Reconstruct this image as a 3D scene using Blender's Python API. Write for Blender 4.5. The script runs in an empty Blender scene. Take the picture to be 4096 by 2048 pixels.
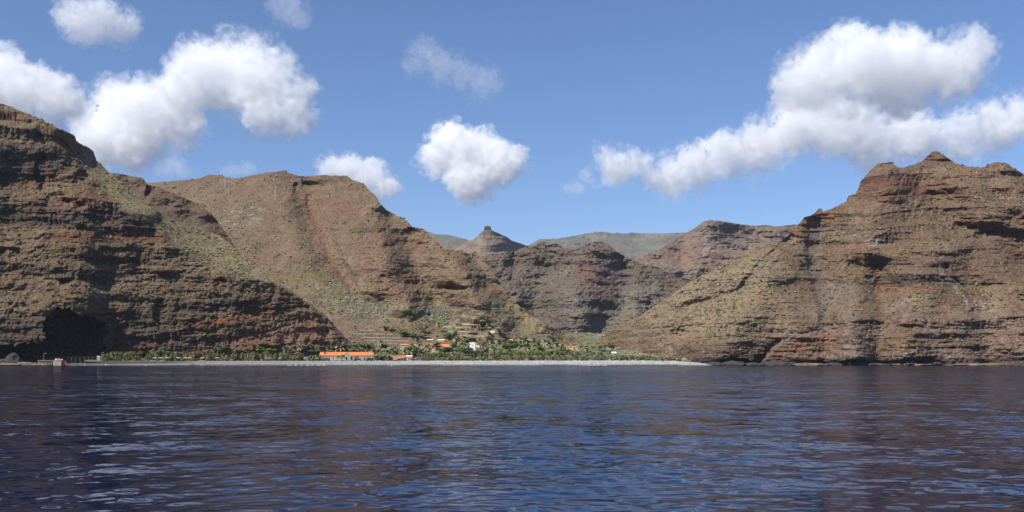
import bpy, math, random
import numpy as np
from mathutils import Vector

# ---------------------------------------------------------------- camera, sky, sun
F_PX, CX, HY, CAM_H = 4000.0, 2048.0, 1449.0, 2.5      # focal length, centre column and horizon row in photograph pixels
scene = bpy.context.scene
cam_data = bpy.data.cameras.new("camera")
cam = bpy.data.objects.new("camera", cam_data)
scene.collection.objects.link(cam)
cam.location = (0, 0, CAM_H)
cam.rotation_euler = (math.radians(90), 0, 0)
cam_data.sensor_width = 36.0
cam_data.lens = 36.0 * F_PX / 4096.0
cam_data.shift_y = (HY - 1024.0) / 4096.0
cam_data.clip_start = 0.5
cam_data.clip_end = 60000.0
scene.camera = cam

SUN_EL, SUN_AZ = math.radians(47), math.radians(228)    # azimuth clockwise from +Y: behind the camera, to the left
to_sun = Vector((math.sin(SUN_AZ) * math.cos(SUN_EL), math.cos(SUN_AZ) * math.cos(SUN_EL), math.sin(SUN_EL)))
world = bpy.data.worlds.new("World"); scene.world = world
world.use_nodes = True
wn = world.node_tree
bg = wn.nodes["Background"]
sky = wn.nodes.new("ShaderNodeTexSky")
sky.sky_type = 'NISHITA'; sky.sun_disc = False
sky.sun_elevation = SUN_EL; sky.sun_rotation = SUN_AZ
sky.altitude = 800; sky.air_density = 1.0; sky.dust_density = 0.0; sky.ozone_density = 4.0
grade = wn.nodes.new("ShaderNodeMix"); grade.data_type = 'RGBA'; grade.blend_type = 'MULTIPLY'; grade.inputs[0].default_value = 1.0
grade.inputs[7].default_value = (0.90, 0.97, 1.13, 1)           # clear subtropical air
wn.links.new(sky.outputs[0], grade.inputs[6]); wn.links.new(grade.outputs[2], bg.inputs[0])
bg.inputs[1].default_value = 0.09
sun_data = bpy.data.lights.new("sun", 'SUN')
sun_data.energy = 5.0; sun_data.angle = math.radians(0.53); sun_data.color = (1.0, 0.94, 0.85)
sun = bpy.data.objects.new("sun", sun_data)
scene.collection.objects.link(sun)
sun.rotation_euler = to_sun.to_track_quat('Z', 'Y').to_euler()
sun.location = (-300, -300, 600)
vs = scene.view_settings
vs.view_transform = 'Standard'; vs.look = 'None'; vs.exposure = 0.35; vs.gamma = 1.0
cy = scene.cycles
cy.max_bounces = 28; cy.diffuse_bounces = 2; cy.glossy_bounces = 3; cy.transmission_bounces = 2
cy.volume_bounces = 20; cy.transparent_max_bounces = 24; cy.caustics_reflective = False; cy.caustics_refractive = False
cy.volume_step_rate = 0.5; cy.volume_max_steps = 64
cy.use_denoising = True

# ---------------------------------------------------------------- helpers
rng = np.random.default_rng(7)
random.seed(7)
COL = scene.collection.objects

def ray(px, py, Y):
    """the point at depth Y seen at photograph pixel (px, py)"""
    return ((px - CX) / F_PX * Y, Y, CAM_H + (HY - py) / F_PX * Y)

_perm = np.random.default_rng(3).permutation(256).astype(np.int32)
_perm = np.concatenate([_perm, _perm, _perm])
_g = np.random.default_rng(4).normal(size=(256, 3)).astype(np.float32)
_g /= np.linalg.norm(_g, axis=1)[:, None]
def noise3(x, y, z):
    x = np.asarray(x, np.float32); y = np.asarray(y, np.float32); z = np.asarray(z, np.float32)
    xi = np.floor(x); yi = np.floor(y); zi = np.floor(z)
    fx = x - xi; fy = y - yi; fz = z - zi
    X = xi.astype(np.int32) & 255; Y = yi.astype(np.int32) & 255; Z = zi.astype(np.int32) & 255
    u = fx * fx * fx * (fx * (fx * 6 - 15) + 10); v = fy * fy * fy * (fy * (fy * 6 - 15) + 10); w = fz * fz * fz * (fz * (fz * 6 - 15) + 10)
    def c(dx, dy, dz):
        h = _perm[_perm[_perm[X + dx] + Y + dy] + Z + dz]
        g = _g[h]
        return g[..., 0] * (fx - dx) + g[..., 1] * (fy - dy) + g[..., 2] * (fz - dz)
    a = c(0, 0, 0); a = a + u * (c(1, 0, 0) - a)
    b = c(0, 1, 0); b = b + u * (c(1, 1, 0) - b)
    d = c(0, 0, 1); d = d + u * (c(1, 0, 1) - d)
    e = c(0, 1, 1); e = e + u * (c(1, 1, 1) - e)
    a = a + v * (b - a); d = d + v * (e - d)
    return (a + w * (d - a)) * 1.5
def fbm(x, y, z, octaves=5, gain=0.5, lac=2.03, mode=None):
    s = 0; a = 1.0; t = 0
    for i in range(octaves):
        n = noise3(x + 13.7 * i, y + 7.1 * i, z + 3.3 * i)
        if mode == 'ridge': n = 1 - 2 * np.abs(n)
        elif mode == 'billow': n = 2 * np.abs(n) - 0.5
        s = s + a * n; t += a; a *= gain
        x = x * lac; y = y * lac; z = z * lac
    return s / t
def smooth(e0, e1, x):
    t = np.clip((x - e0) / (e1 - e0), 0, 1)
    return t * t * (3 - 2 * t)
def lerp(a, b, t): return a + (b - a) * t

def mesh_np(name, verts, quads=None, tris=None, shade=True):
    """a mesh from numpy arrays"""
    me = bpy.data.meshes.new(name)
    verts = np.asarray(verts, np.float32).reshape(-1, 3)
    idx = []; tot = []
    if quads is not None and len(quads): idx.append(np.asarray(quads, np.int32).ravel()); tot.append(np.full(len(quads), 4, np.int32))
    if tris is not None and len(tris): idx.append(np.asarray(tris, np.int32).ravel()); tot.append(np.full(len(tris), 3, np.int32))
    idx = np.concatenate(idx); tot = np.concatenate(tot)
    start = np.concatenate([[0], np.cumsum(tot)[:-1]]).astype(np.int32)
    me.vertices.add(len(verts)); me.vertices.foreach_set("co", verts.ravel())
    me.loops.add(len(idx)); me.loops.foreach_set("vertex_index", idx)
    me.polygons.add(len(tot)); me.polygons.foreach_set("loop_start", start)
    me.polygons.foreach_set("use_smooth", np.full(len(tot), shade, bool))
    me.update(calc_edges=True); me.validate()
    return me
def vcol(me, rgb):
    a = me.color_attributes.new("tint", 'FLOAT_COLOR', 'POINT')
    c = np.ones((len(me.vertices), 4), np.float32); c[:, :3] = np.clip(rgb, 0, 1)
    a.data.foreach_set("color", c.ravel())
def link(name, data, mat=None, parent=None, loc=None, kind=None, label=None, cat=None, group=None):
    o = bpy.data.objects.new(name, data)
    COL.link(o)
    if mat is not None and data is not None and not data.materials: data.materials.append(mat)
    if parent is not None: o.parent = parent
    if loc is not None: o.location = loc
    if kind: o["kind"] = kind
    if label: o["label"] = label
    if cat: o["category"] = cat
    if group: o["group"] = group
    return o
def grid_quads(nx, ny):
    """quads of an (ny, nx) vertex grid"""
    i = np.arange(ny - 1)[:, None] * nx + np.arange(nx - 1)[None, :]
    i = i.ravel()
    return np.stack([i, i + 1, i + 1 + nx, i + nx], 1)
def poly(xs, pts, col=1):
    p = np.asarray(pts, float)
    return np.interp(xs, p[:, 0], p[:, col])
def ico(sub):
    import bmesh
    bm = bmesh.new(); bmesh.ops.create_icosphere(bm, subdivisions=sub, radius=1.0)
    v = np.array([x.co[:] for x in bm.verts]); f = np.array([[x.index for x in p.verts] for p in bm.faces]); bm.free()
    return v, f
# ---------------------------------------------------------------- materials
def mat_tint(name, rough=0.95, var=0.25, scale=0.35, bump=0.0, bscale=1.0, spec=0.2):
    """albedo from the mesh's own tint, broken up by two sizes of noise"""
    m = bpy.data.materials.new(name); m.use_nodes = True
    nt = m.node_tree; b = nt.nodes["Principled BSDF"]; L = nt.links
    b.inputs["Roughness"].default_value = rough
    b.inputs["Specular IOR Level"].default_value = spec
    at = nt.nodes.new("ShaderNodeAttribute"); at.attribute_name = "tint"
    geo = nt.nodes.new("ShaderNodeNewGeometry")
    n = nt.nodes.new("ShaderNodeTexNoise"); n.inputs["Scale"].default_value = scale; n.inputs["Detail"].default_value = 5; n.inputs["Roughness"].default_value = 0.7
    L.new(geo.outputs["Position"], n.inputs["Vector"])
    mr = nt.nodes.new("ShaderNodeMapRange"); mr.inputs[1].default_value = 0.3; mr.inputs[2].default_value = 0.7
    mr.inputs[3].default_value = 1 - var; mr.inputs[4].default_value = 1 + var
    L.new(n.outputs["Fac"], mr.inputs[0])
    mx = nt.nodes.new("ShaderNodeVectorMath"); mx.operation = 'SCALE'
    L.new(at.outputs["Color"], mx.inputs[0]); L.new(mr.outputs[0], mx.inputs["Scale"])
    L.new(mx.outputs[0], b.inputs["Base Color"])
    if bump:
        n2 = nt.nodes.new("ShaderNodeTexNoise"); n2.inputs["Scale"].default_value = bscale; n2.inputs["Detail"].default_value = 6; n2.inputs["Roughness"].default_value = 0.65
        L.new(geo.outputs["Position"], n2.inputs["Vector"])
        bp = nt.nodes.new("ShaderNodeBump"); bp.inputs["Strength"].default_value = 1.0; bp.inputs["Distance"].default_value = bump
        L.new(n2.outputs["Fac"], bp.inputs["Height"]); L.new(bp.outputs[0], b.inputs["Normal"])
    return m
def mat_plain(name, rgb, rough=0.8, var=0.15, scale=2.0, spec=0.3):
    m = bpy.data.materials.new(name); m.use_nodes = True
    nt = m.node_tree; b = nt.nodes["Principled BSDF"]; L = nt.links
    b.inputs["Roughness"].default_value = rough; b.inputs["Specular IOR Level"].default_value = spec
    tc = nt.nodes.new("ShaderNodeTexCoord")
    n = nt.nodes.new("ShaderNodeTexNoise"); n.inputs["Scale"].default_value = scale; n.inputs["Detail"].default_value = 4
    L.new(tc.outputs["Object"], n.inputs["Vector"])
    cr = nt.nodes.new("ShaderNodeValToRGB")
    cr.color_ramp.elements[0].position = 0.3; cr.color_ramp.elements[1].position = 0.7
    cr.color_ramp.elements[0].color = (*[c * (1 - var) for c in rgb], 1); cr.color_ramp.elements[1].color = (*[min(1, c * (1 + var)) for c in rgb], 1)
    L.new(n.outputs["Fac"], cr.inputs[0]); L.new(cr.outputs[0], b.inputs["Base Color"])
    return m
M_ROCK = mat_tint("rock", 0.95, 0.42, 0.45, 0.9, 0.8)
M_FAR = mat_tint("distant_rock", 0.97, 0.3, 0.06, 2.5, 0.12)
M_SOIL = mat_tint("valley_soil", 0.95, 0.35, 0.5, 0.2, 1.2)

# ---------------------------------------------------------------- mountain faces
class Face: pass
FACES = {}
_lay = np.random.default_rng(21)
_lt = np.cumsum(_lay.uniform(2.2, 8.5, 160)) - 80
_lh = _lay.random(160)
def strata(z):
    """hardness 0..1 and tint 0..1 of the lava layer at stratigraphic height z"""
    i = np.clip(np.searchsorted(_lt, z) , 1, 158)
    f = (z - _lt[i - 1]) / (_lt[i] - _lt[i - 1])
    hard = np.where(_lh[i] > 0.42, 1.0, 0.0)
    return hard, _lh[(i * 7) % 160], f
def inpoly(PX, PY, pts):
    r = np.zeros(PX.shape, bool); n = len(pts)
    for i in range(n):
        x1, y1 = pts[i]; x2, y2 = pts[(i + 1) % n]
        if y1 == y2: continue
        c = ((y1 > PY) != (y2 > PY)) & (PX < (x2 - x1) * (PY - y1) / (y2 - y1) + x1)
        r ^= c
    return r
def near(PX, PY, pts, w, soft=1.6):
    """1 on a polyline, falling to 0 at distance w pixels"""
    d = np.full(PX.shape, 1e9, np.float32)
    for (x1, y1), (x2, y2) in zip(pts[:-1], pts[1:]):
        vx, vy = x2 - x1, y2 - y1
        t = np.clip(((PX - x1) * vx + (PY - y1) * vy) / (vx * vx + vy * vy), 0, 1)
        d = np.minimum(d, np.hypot(PX - x1 - t * vx, PY - y1 - t * vy))
    return 1 - smooth(w / soft, w * soft, d)
def swell(PX, PY, pts, w):
    d = np.full(PX.shape, 1e9, np.float32)
    for (x1, y1), (x2, y2) in zip(pts[:-1], pts[1:]):
        vx, vy = x2 - x1, y2 - y1
        t = np.clip(((PX - x1) * vx + (PY - y1) * vy) / (vx * vx + vy * vy), 0, 1)
        d = np.minimum(d, np.hypot(PX - x1 - t * vx, PY - y1 - t * vy))
    return np.exp(-(d / w) ** 2)
def blob(PX, PY, x, y, rx, ry):
    return 1 - smooth(0.5, 1.0, np.hypot((PX - x) / rx, (PY - y) / ry))
def mixc(c, rgb, m):
    return c + (np.asarray(rgb) - c) * np.clip(m, 0, 1)[..., None]

def face(name, px0, px1, nx, ny, top, bot, kfun, relief, colour, jitter=4.0, dip=(0, 0), ledge=1.0, mat=None, back=220, drop=0.75, scale=1.0, warp=1.0, vp=1.0, shade=1.0, wide=0.12, crag=0.12, facet=True):
    px = np.linspace(px0, px1, nx)
    j = fbm(px / 55.0, px * 0 + len(name) * 3.1, px * 0, 5, 0.62)
    def ease(a, n):
        n = int(n) | 1; return np.convolve(np.pad(a, n // 2, mode='edge'), np.ones(n) / n, 'valid')
    tpy = poly(px, top) + j * jitter + 0.45 * jitter * fbm(px / 13.0, px * 0 + 5.5, px * 0, 3, 0.6, mode='ridge')
    w_ = max(5, 70 / ((px1 - px0) / nx))
    bpy_ = ease(ease(poly(px, bot), w_), w_); Yf = ease(ease(poly(px, bot, 2), w_), w_)
    tpy = np.minimum(tpy, bpy_ - 1.0)
    # work on a regular lattice of directions, then keep what lies between foot and crest
    g0, g1 = bpy_.max() + 2, tpy.min() - 2
    gy = np.linspace(g0, g1, ny + 20)
    PX, PY = np.meshgrid(px, gy)
    E = (HY - PY) / F_PX
    fb = np.clip((g0 - bpy_) / (g0 - g1) * (len(gy) - 1), 0, len(gy) - 1.001)      # fractional row of the foot
    ib = fb.astype(int); tb = fb - ib; cols = np.arange(nx)
    def at_foot(a): return a[ib, cols] * (1 - tb) + a[ib + 1, cols] * tb
    def integrate(k):
        k = np.clip(k, -2.5, 40); q = np.clip(k * E, -1, 0.72)
        g = k / (1 - q); de = np.diff(E, axis=0)
        ly = np.concatenate([np.zeros((1, nx)), np.cumsum(0.5 * (g[1:] + g[:-1]) * de, axis=0)])
        return Yf[None] * np.exp(np.clip(ly - at_foot(ly)[None], -0.5, 2.0))
    def warped(PX, PY):
        WX = PX + warp * (20 * fbm(PX / 110, PY / 110, PX * 0 + 4, 3) + 9 * fbm(PX / 26, PY / 26, PX * 0 + 9, 3, 0.6))
        WY = PY + warp * (14 * fbm(PX / 120, PY / 80, PX * 0 + 14, 3) + 7 * fbm(PX / 26, PY / 18, PX * 0 + 19, 3, 0.6))
        return WX, WY
    def blur(a, n, ax):
        n = max(3, int(n) | 1); pad = [(0, 0), (0, 0)]; pad[ax] = (n // 2, n // 2)
        c = np.cumsum(np.pad(a, pad, mode='edge'), axis=ax)
        z0 = np.zeros_like(np.take(c, [0], axis=ax)); c = np.concatenate([z0, c], axis=ax)
        m = a.shape[ax]
        return (np.take(c, range(n, n + m), axis=ax) - np.take(c, range(0, m), axis=ax)) / n
    WX, WY = warped(PX, PY)
    s = None
    k0 = kfun(WX, WY, s) + 0 * PX
    Y = integrate(blur(blur(k0, nx * wide, 1), nx * wide, 1))
    X = (PX - CX) / F_PX * Y; Z = CAM_H + E * Y
    # lava layers: near-vertical steps in hard layers, slopes between them
    zz = Z + (dip(PX, PY, X) if callable(dip) else dip[0] * X + dip[1] * Y) + 5 * scale * fbm(X / (70 * scale), Y / (70 * scale), Z / (70 * scale), 3)
    hard, tintv, fr = strata(zz / scale)
    brk = smooth(-0.25, 0.25, fbm(X / (40 * scale) + 9, Y / (40 * scale), zz / (9 * scale), 3))
    hard = hard * brk
    hm = hard.mean(); a = crag; b_ = (1 - a * hm) / max(1 - hm, 0.2)
    mult = np.where(hard > 0, 1.0 + (a - 1.0) * hard, 1.0) * np.where(hard < 0.05, min(b_, 1.9), 1.0)
    k1 = k0 * lerp(1.0, mult, ledge(WX, WY) if callable(ledge) else ledge)
    dev = integrate(k1) - Y                 # keep each step, drop the column-wise drift
    tr = blur(blur(dev, ny / 7, 0), ny / 9, 0)
    Y = Y + dev - tr + blur(blur(tr, nx / 12, 1), nx / 12, 1)
    X = (PX - CX) / F_PX * Y; Z = CAM_H + E * Y
    Y = Y + relief(WX, WY, X, Y, Z, hard)
    # the visible strip of the lattice
    s = np.linspace(0, 1, ny)[:, None] ** vp
    PYn = bpy_[None] + (tpy - bpy_)[None] * s
    fr_ = np.clip((g0 - PYn) / (g0 - g1) * (len(gy) - 1), 0, len(gy) - 1.001); ir = fr_.astype(int); tw = fr_ - ir
    def pick(a): return np.take_along_axis(a, ir, 0) * (1 - tw) + np.take_along_axis(a, ir + 1, 0) * tw
    Y = pick(Y); hard = pick(hard); zz = pick(zz); WX = pick(WX); WY = pick(WY)
    tintv = strata(zz / scale)[1]
    PY = PYn; PX = np.broadcast_to(px[None], PY.shape)
    E = (HY - PY) / F_PX
    # steepness of the finished surface
    X = (PX - CX) / F_PX * Y; Z = CAM_H + E * Y
    P = np.stack([X, Y, Z], -1)
    du = np.gradient(P, axis=1); dv = np.gradient(P, axis=0)
    N = np.cross(du, dv); N /= np.linalg.norm(N, axis=-1)[..., None] + 1e-9
    flat = np.clip(N[..., 2], -1, 1)
    fz = flat.copy()
    for _ in range(2):
        fz[1:-1] = (fz[:-2] + fz[1:-1] + fz[2:]) / 3
    Cc = colour(WX, WY, X, Y, Z, fz, hard, tintv, zz) * shade
    # the far side of the crest
    nb = 9
    t = (np.linspace(0, 1, nb + 1)[1:] ** 1.6)[:, None] * back
    Yb = Y[-1][None] + t; Xb = X[-1][None] * (Yb / Y[-1][None]) * 0.5 + X[-1][None] * 0.5
    Zb = np.maximum(Z[-1][None] - t * drop + 3 * fbm(Xb / 30, Yb / 30, Xb * 0, 2) * np.minimum(t / 20, 1), -8)
    P = np.concatenate([P, np.stack([Xb, Yb, Zb], -1)])
    Cc = np.concatenate([Cc, np.broadcast_to(Cc[-1][None], (nb,) + Cc.shape[1:])])
    me = mesh_np(name, P.reshape(-1, 3), quads=grid_quads(nx, ny + nb), shade=not facet)
    vcol(me, Cc.reshape(-1, 3))
    o = link(name, me, mat or M_ROCK, kind="structure")
    f = Face(); f.px = px; f.tpy = tpy; f.bpy = bpy_; f.Y = Y; f.s = s[:, 0]; f.flat = fz; f.PX = PX; f.PY = PY; f.X = X; f.Z = Z; f.obj = o; f.vp = vp
    FACES[name] = f
    return f
def on_face(f, px, py):
    """the point of a face seen at a photograph pixel"""
    px = np.clip(px, f.px[0], f.px[-1])
    c = (px - f.px[0]) / (f.px[-1] - f.px[0]) * (len(f.px) - 1)
    i = int(min(c, len(f.px) - 2)); t = c - i
    b = f.bpy[i] * (1 - t) + f.bpy[i + 1] * t; tp = f.tpy[i] * (1 - t) + f.tpy[i + 1] * t
    u = min(max((b - py) / (b - tp), 0.0), 1.0) ** (1 / f.vp) * (len(f.s) - 1)
    r = int(min(u, len(f.s) - 2)); w = u - r
    Y = (f.Y[r, i] * (1 - w) + f.Y[r + 1, i] * w) * (1 - t) + (f.Y[r, i + 1] * (1 - w) + f.Y[r + 1, i + 1] * w) * t
    py2 = b + (tp - b) * (u / (len(f.s) - 1)) ** f.vp
    return Vector(ray(px, py2, Y))

BROWN = np.array([.150, .110, .074]); DARK = np.array([.068, .058, .050]); TAN = np.array([.215, .175, .130])
RED = np.array([.165, .080, .050]); OLIVE = np.array([.17, .158, .082])

def rock_colours(X, Y, Z, flat, hard, tint, sc=1.0, green=0.5, red=0.35):
    n1 = fbm(X / (45 * sc), Y / (45 * sc), Z / (45 * sc), 4); n2 = fbm(X / (9 * sc) + 5, Y / (9 * sc), Z / (9 * sc), 4, 0.6)
    n3 = fbm(X / (2.2 * sc), Y / (2.2 * sc), Z / (2.2 * sc), 3, 0.6)
    c = np.broadcast_to(BROWN, X.shape + (3,)).copy()
    c = mixc(c, TAN, smooth(-0.1, 0.5, n1 + n2 * 0.5) * 0.7)
    steep = 1 - smooth(0.25, 0.6, flat)
    rockc = np.where((tint > 0.87)[..., None], RED * 0.8, np.where((tint > 0.45)[..., None], BROWN * 0.85, DARK * 1.25))
    c = lerp(c, rockc, (steep * (0.35 + 0.5 * hard))[..., None])
    c = mixc(c, RED, smooth(0.15, 0.5, fbm(X / (30 * sc) + 40, Y / (30 * sc), Z / (12 * sc), 3)) * red)
    c = mixc(c, OLIVE, smooth(0.45, 0.8, flat) * smooth(-0.15, 0.45, n2 * 0.8 + n1 * 0.6) * green)
    c = c * (1 + 0.45 * n3)[..., None] * (1 + 0.25 * n2)[..., None]
    return c

# ---- left headland: banded sea cliff with a deep overhang, green slope behind its rim
L_TOP = [(-900,300),(-300,340),(0,410),(43,423),(87,445),(174,476),(187,489),(226,506),(300,541),(306,560),(374,602),(383,637),(435,684),(452,700),(522,763),(609,832),(700,875),(800,908),(878,940),(1006,1047),(1065,1094),(1130,1141),(1183,1177),(1248,1224),(1307,1265),(1337,1300),(1400,1365),(1470,1412)]
L_RIM = [(-900,300),(250,560),(374,720),(435,780),(487,845),(609,905),(678,971),(739,1023),(870,1092),(1000,1118),(1100,1150),(1207,1205),(1260,1250),(1340,1330),(1470,1412)]
L_BOT = [(-900,1470,760),(0,1466,780),(160,1464,785),(330,1452,800),(420,1448,824),(700,1446,834),(1000,1444,844),(1250,1434,858),(1470,1420,885)]
def L_k(PX, PY, s):
    rim = poly(PX, L_RIM)
    up = smooth(-12, 12, rim - PY)
    k = lerp(0.55 + 0.5 * smooth(1000, 800, PY), 1.55, up)
    k = lerp(k, 0.16, smooth(1215, 1245, PY + 0.06 * (PX - 400)) * (1 - up))
    k = lerp(k, 0.05, near(PX, PY, [(-300,640),(60,650),(190,660)], 75) * 0.95)
    k = lerp(k, 0.05, near(PX, PY, [(-200,860),(200,855),(380,860),(600,890)], 30) * 0.95)
    k = lerp(k, 0.0, near(PX, PY, [(160,520),(300,560),(360,620)], 26) * 0.9)
    k = lerp(k, 0.05, near(PX, PY, [(880,1120),(960,1140),(1100,1150),(1190,1215)], 18) * 0.95)
    k = lerp(k, 0.05, near(PX, PY, [(250,1215),(500,1195),(900,1170)], 22) * 0.8)
    k = lerp(k, 1.8, near(PX, PY, [(0,790),(200,800),(420,815)], 22) * 0.8)
    return k
CAVE = [(172,1318),(182,1290),(194,1262),(212,1246),(236,1232),(262,1240),(300,1258),(340,1268),(420,1300),(430,1340),(415,1400),(404,1452),(-60,1452),(-60,1392),(60,1380),(140,1372),(176,1356)]
def L_relief(PX, PY, X, Y, Z, hard):
    cut = fbm(X / 11, Y / 11, Z / 5, 3, 0.6)
    rim = poly(PX, L_RIM); up = smooth(-10, 14, rim - PY)
    low = fbm(X / 75, Y / 75 * 0.3, Z / 120, 4) * 15
    mid = fbm(X / 42, Y / 42, Z / 11, 4, 0.6) * 7 + fbm(X / 14, Y / 14, Z / 22, 4, 0.6, mode='ridge') * 3.6
    cols = fbm(X / 5.0, Y / 8, Z / 26 + hard * 3, 3, 0.6, mode='ridge') * 2.8 * hard
    fine = fbm(X / 4.5, Y / 4.5, Z / 3.2, 3, 0.6) * 2.3
    d = (low + mid) * (1 - 0.75 * up) + cols * (1 - 0.8 * up) + fine * (1 - 0.6 * up) 
    # deep hollow under the overhang at the left
    wx = fbm(PX / 45, PY / 45, PX * 0, 4, 0.6) * 26; wy = fbm(PX / 45 + 9, PY / 30, PX * 0, 4, 0.6) * 24
    wx = wx + fbm(PX / 11, PY / 11, PX * 0 + 3, 2) * 12; wy = wy + fbm(PX / 11, PY / 11, PX * 0 + 7, 2) * 12
    m = inpoly(PX + wx, PY + wy, CAVE)
    dep = 50 + fbm(X / 12, Z / 9, X * 0, 4, 0.6) * 14
    dep = dep * (1 - 0.85 * smooth(345, 440, PX + 0.3 * (PY - 1340) + wx))
    d = np.where(m, d * 0.4 + dep, d)
    # smaller hollows and recesses
    for (x, y, rx, ry, h) in [(215,800,70,34,12),(300,815,45,22,9),(165,690,24,95,9),(20,720,30,40,8),(330,710,36,26,9),(40,1010,48,28,9),(265,1130,30,16,6),(640,1245,26,60,7),(880,1140,30,34,6),(565,1420,60,40,7),(1010,1250,34,20,6),(470,1360,20,60,5),(1060,1400,50,24,5),(760,1330,60,14,5)]:
        d = d + h * blob(PX, PY, x, y, rx * 1.25, ry * 1.1) * (0.75 + 1.1 * cut)
    return d
def L_col(PX, PY, X, Y, Z, flat, hard, tint, zz):
    c = rock_colours(X, Y, Z, flat, hard, tint, 1.0, 0.5, 0.2)
    rim = poly(PX, L_RIM)
    up = smooth(-8, 22, rim - PY) * smooth(250, 420, PX)
    n = fbm(X / 12, Y / 12, Z / 12, 4)
    c = mixc(c, np.array([.245,.220,.135]) * (1 + 0.45 * n)[..., None], up * 0.8)
    wob = fbm(X / 14, Y / 14, Z / 14, 3) * 10
    r1 = near(PX, PY + wob, [(400,1395),(560,1390),(700,1335),(800,1303),(960,1270),(1060,1255),(1110,1240)], 5)
    c = mixc(c, [.26, .062, .026], r1 * 0.9)
    c = mixc(c, [.17, .065, .036], near(PX, PY + wob, [(230,948),(420,945),(560,950),(680,962)], 12) * 0.75)
    c = mixc(c, [.17, .072, .042], near(PX, PY + wob, [(120,810),(300,800),(410,820)], 30) * smooth(-.4, .3, n) * 0.8)
    c = mixc(c, [.17, .08, .045], near(PX, PY + wob, [(20,730),(160,740)], 14) * 0.6)
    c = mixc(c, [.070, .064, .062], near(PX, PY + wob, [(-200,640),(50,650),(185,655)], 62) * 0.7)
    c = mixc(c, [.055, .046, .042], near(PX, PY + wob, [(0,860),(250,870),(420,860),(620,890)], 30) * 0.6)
    c = mixc(c, [.19, .11, .085], near(PX, PY + wob, [(900,1390),(1100,1345),(1250,1315),(1340,1320)], 26) * 0.55)
    c = mixc(c, [.20, .105, .075], near(PX, PY + wob, [(1000,1360),(1150,1310),(1320,1325)], 40) * 0.55)
    c = mixc(c, [.27, .19, .145], smooth(980, 1180, PX) * smooth(1120, 1200, PY) * smooth(-0.35, 0.35, n) * 0.55)
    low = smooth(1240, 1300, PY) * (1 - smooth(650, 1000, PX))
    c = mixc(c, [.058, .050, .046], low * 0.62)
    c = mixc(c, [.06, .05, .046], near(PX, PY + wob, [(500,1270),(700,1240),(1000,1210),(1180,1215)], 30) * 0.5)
    return c
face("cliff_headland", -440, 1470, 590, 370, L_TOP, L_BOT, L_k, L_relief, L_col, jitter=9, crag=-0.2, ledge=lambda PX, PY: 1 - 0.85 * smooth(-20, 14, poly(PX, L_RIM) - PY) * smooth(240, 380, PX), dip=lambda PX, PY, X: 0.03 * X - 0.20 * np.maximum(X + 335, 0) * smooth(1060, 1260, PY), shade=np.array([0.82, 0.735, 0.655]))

# ---- dark red spur behind the green slope
S_TOP = [(380,690),(452,692),(487,695),(557,709),(574,715),(591,737),(661,758),(748,797),(809,823),(860,870),(900,925),(940,985)]
S_BOT = [(380,900,985),(600,930,985),(800,960,1000),(940,1010,1020)]
def S_k(PX, PY, s): return 0.9 - 0.75 * near(PX, PY, [(590,770),(700,830),(820,880)], 16)
def S_relief(PX, PY, X, Y, Z, hard):
    return fbm(X / 30, Y / 30, Z / 20, 4, mode='ridge') * 5 + fbm(X / 6, Y / 6, Z / 5, 3) * 2 + 8 * blob(PX, PY, 597, 760, 14, 30)
def S_col(PX, PY, X, Y, Z, flat, hard, tint, zz):
    c = rock_colours(X, Y, Z, flat, hard, tint, 1.0, 0.25, 0.3)
    return mixc(c, [.085, .048, .03], 0.6 * np.ones_like(X))
face("hill_spur", 380, 940, 200, 90, S_TOP, S_BOT, S_k, S_relief, S_col, jitter=4)

# ---- middle ridge, agave slopes and terraces at its foot
M_TOP = [(380,735),(560,732),(620,728),(700,722),(800,711),(841,697),(877,699),(947,715),(1024,696),(1065,688),(1108,686),(1120,681),(1145,682),(1150,690),(1183,697),(1207,704),(1301,699),(1390,702),(1408,717),(1455,734),(1478,761),(1502,782),(1517,811),(1549,841),(1626,879),(1650,905),(1697,917),(1720,941),(1779,994),(1797,997),(1848,1000),(1873,1015),(1904,1006),(1920,1025),(1954,1062),(1985,1110),(2030,1175),(2100,1247),(2221,1315),(2310,1352)]
M_BOT = [(380,990,1330),(560,1000,1260),(870,1040,1190),(1100,1210,1070),(1250,1340,990),(1330,1392,950),(1500,1402,935),(1900,1402,950),(2050,1398,968),(2200,1390,1000),(2310,1378,1050)]
def M_k(PX, PY, s):
    k = 1.25 + 0 * PX
    k = lerp(k, 2.3, smooth(1200, 1340, PY) * (1 - smooth(1500, 2150, PX)))
    k = lerp(k, 1.9, smooth(1060, 1160, PY) * (1 - smooth(1350, 1500, PX)) * 0.6)
    k = lerp(k, 0.2, near(PX, PY, [(1215,712),(1260,735),(1300,722),(1395,712)], 12) * 0.9)
    k = lerp(k, 0.15, near(PX, PY, [(1110,685),(1180,720),(1190,755)], 18) * 0.7)
    k = lerp(k, 0.35, near(PX, PY, [(1450,760),(1490,830),(1500,870)], 26) * 0.8)
    k = lerp(k, 0.25, near(PX, PY, [(1450,910),(1550,930),(1610,945)], 20) * 0.85)
    k = lerp(k, 0.3, near(PX, PY, [(1510,985),(1560,1060),(1600,1090)], 24) * 0.8)
    k = lerp(k, 0.2, near(PX, PY, [(1500,1180),(1560,1165),(1600,1170)], 16) * 0.85)
    k = lerp(k, -0.2, near(PX, PY, [(1745,1142),(1800,1138),(1875,1150)], 13) * 0.95)
    k = lerp(k, 0.2, near(PX, PY, [(1910,1290),(1990,1292),(2040,1312)], 14) * 0.8)
    k = lerp(k, 0.3, near(PX, PY, [(1850,1005),(1900,1020),(1950,1065),(1985,1115)], 20) * 0.8)
    return k
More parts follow.
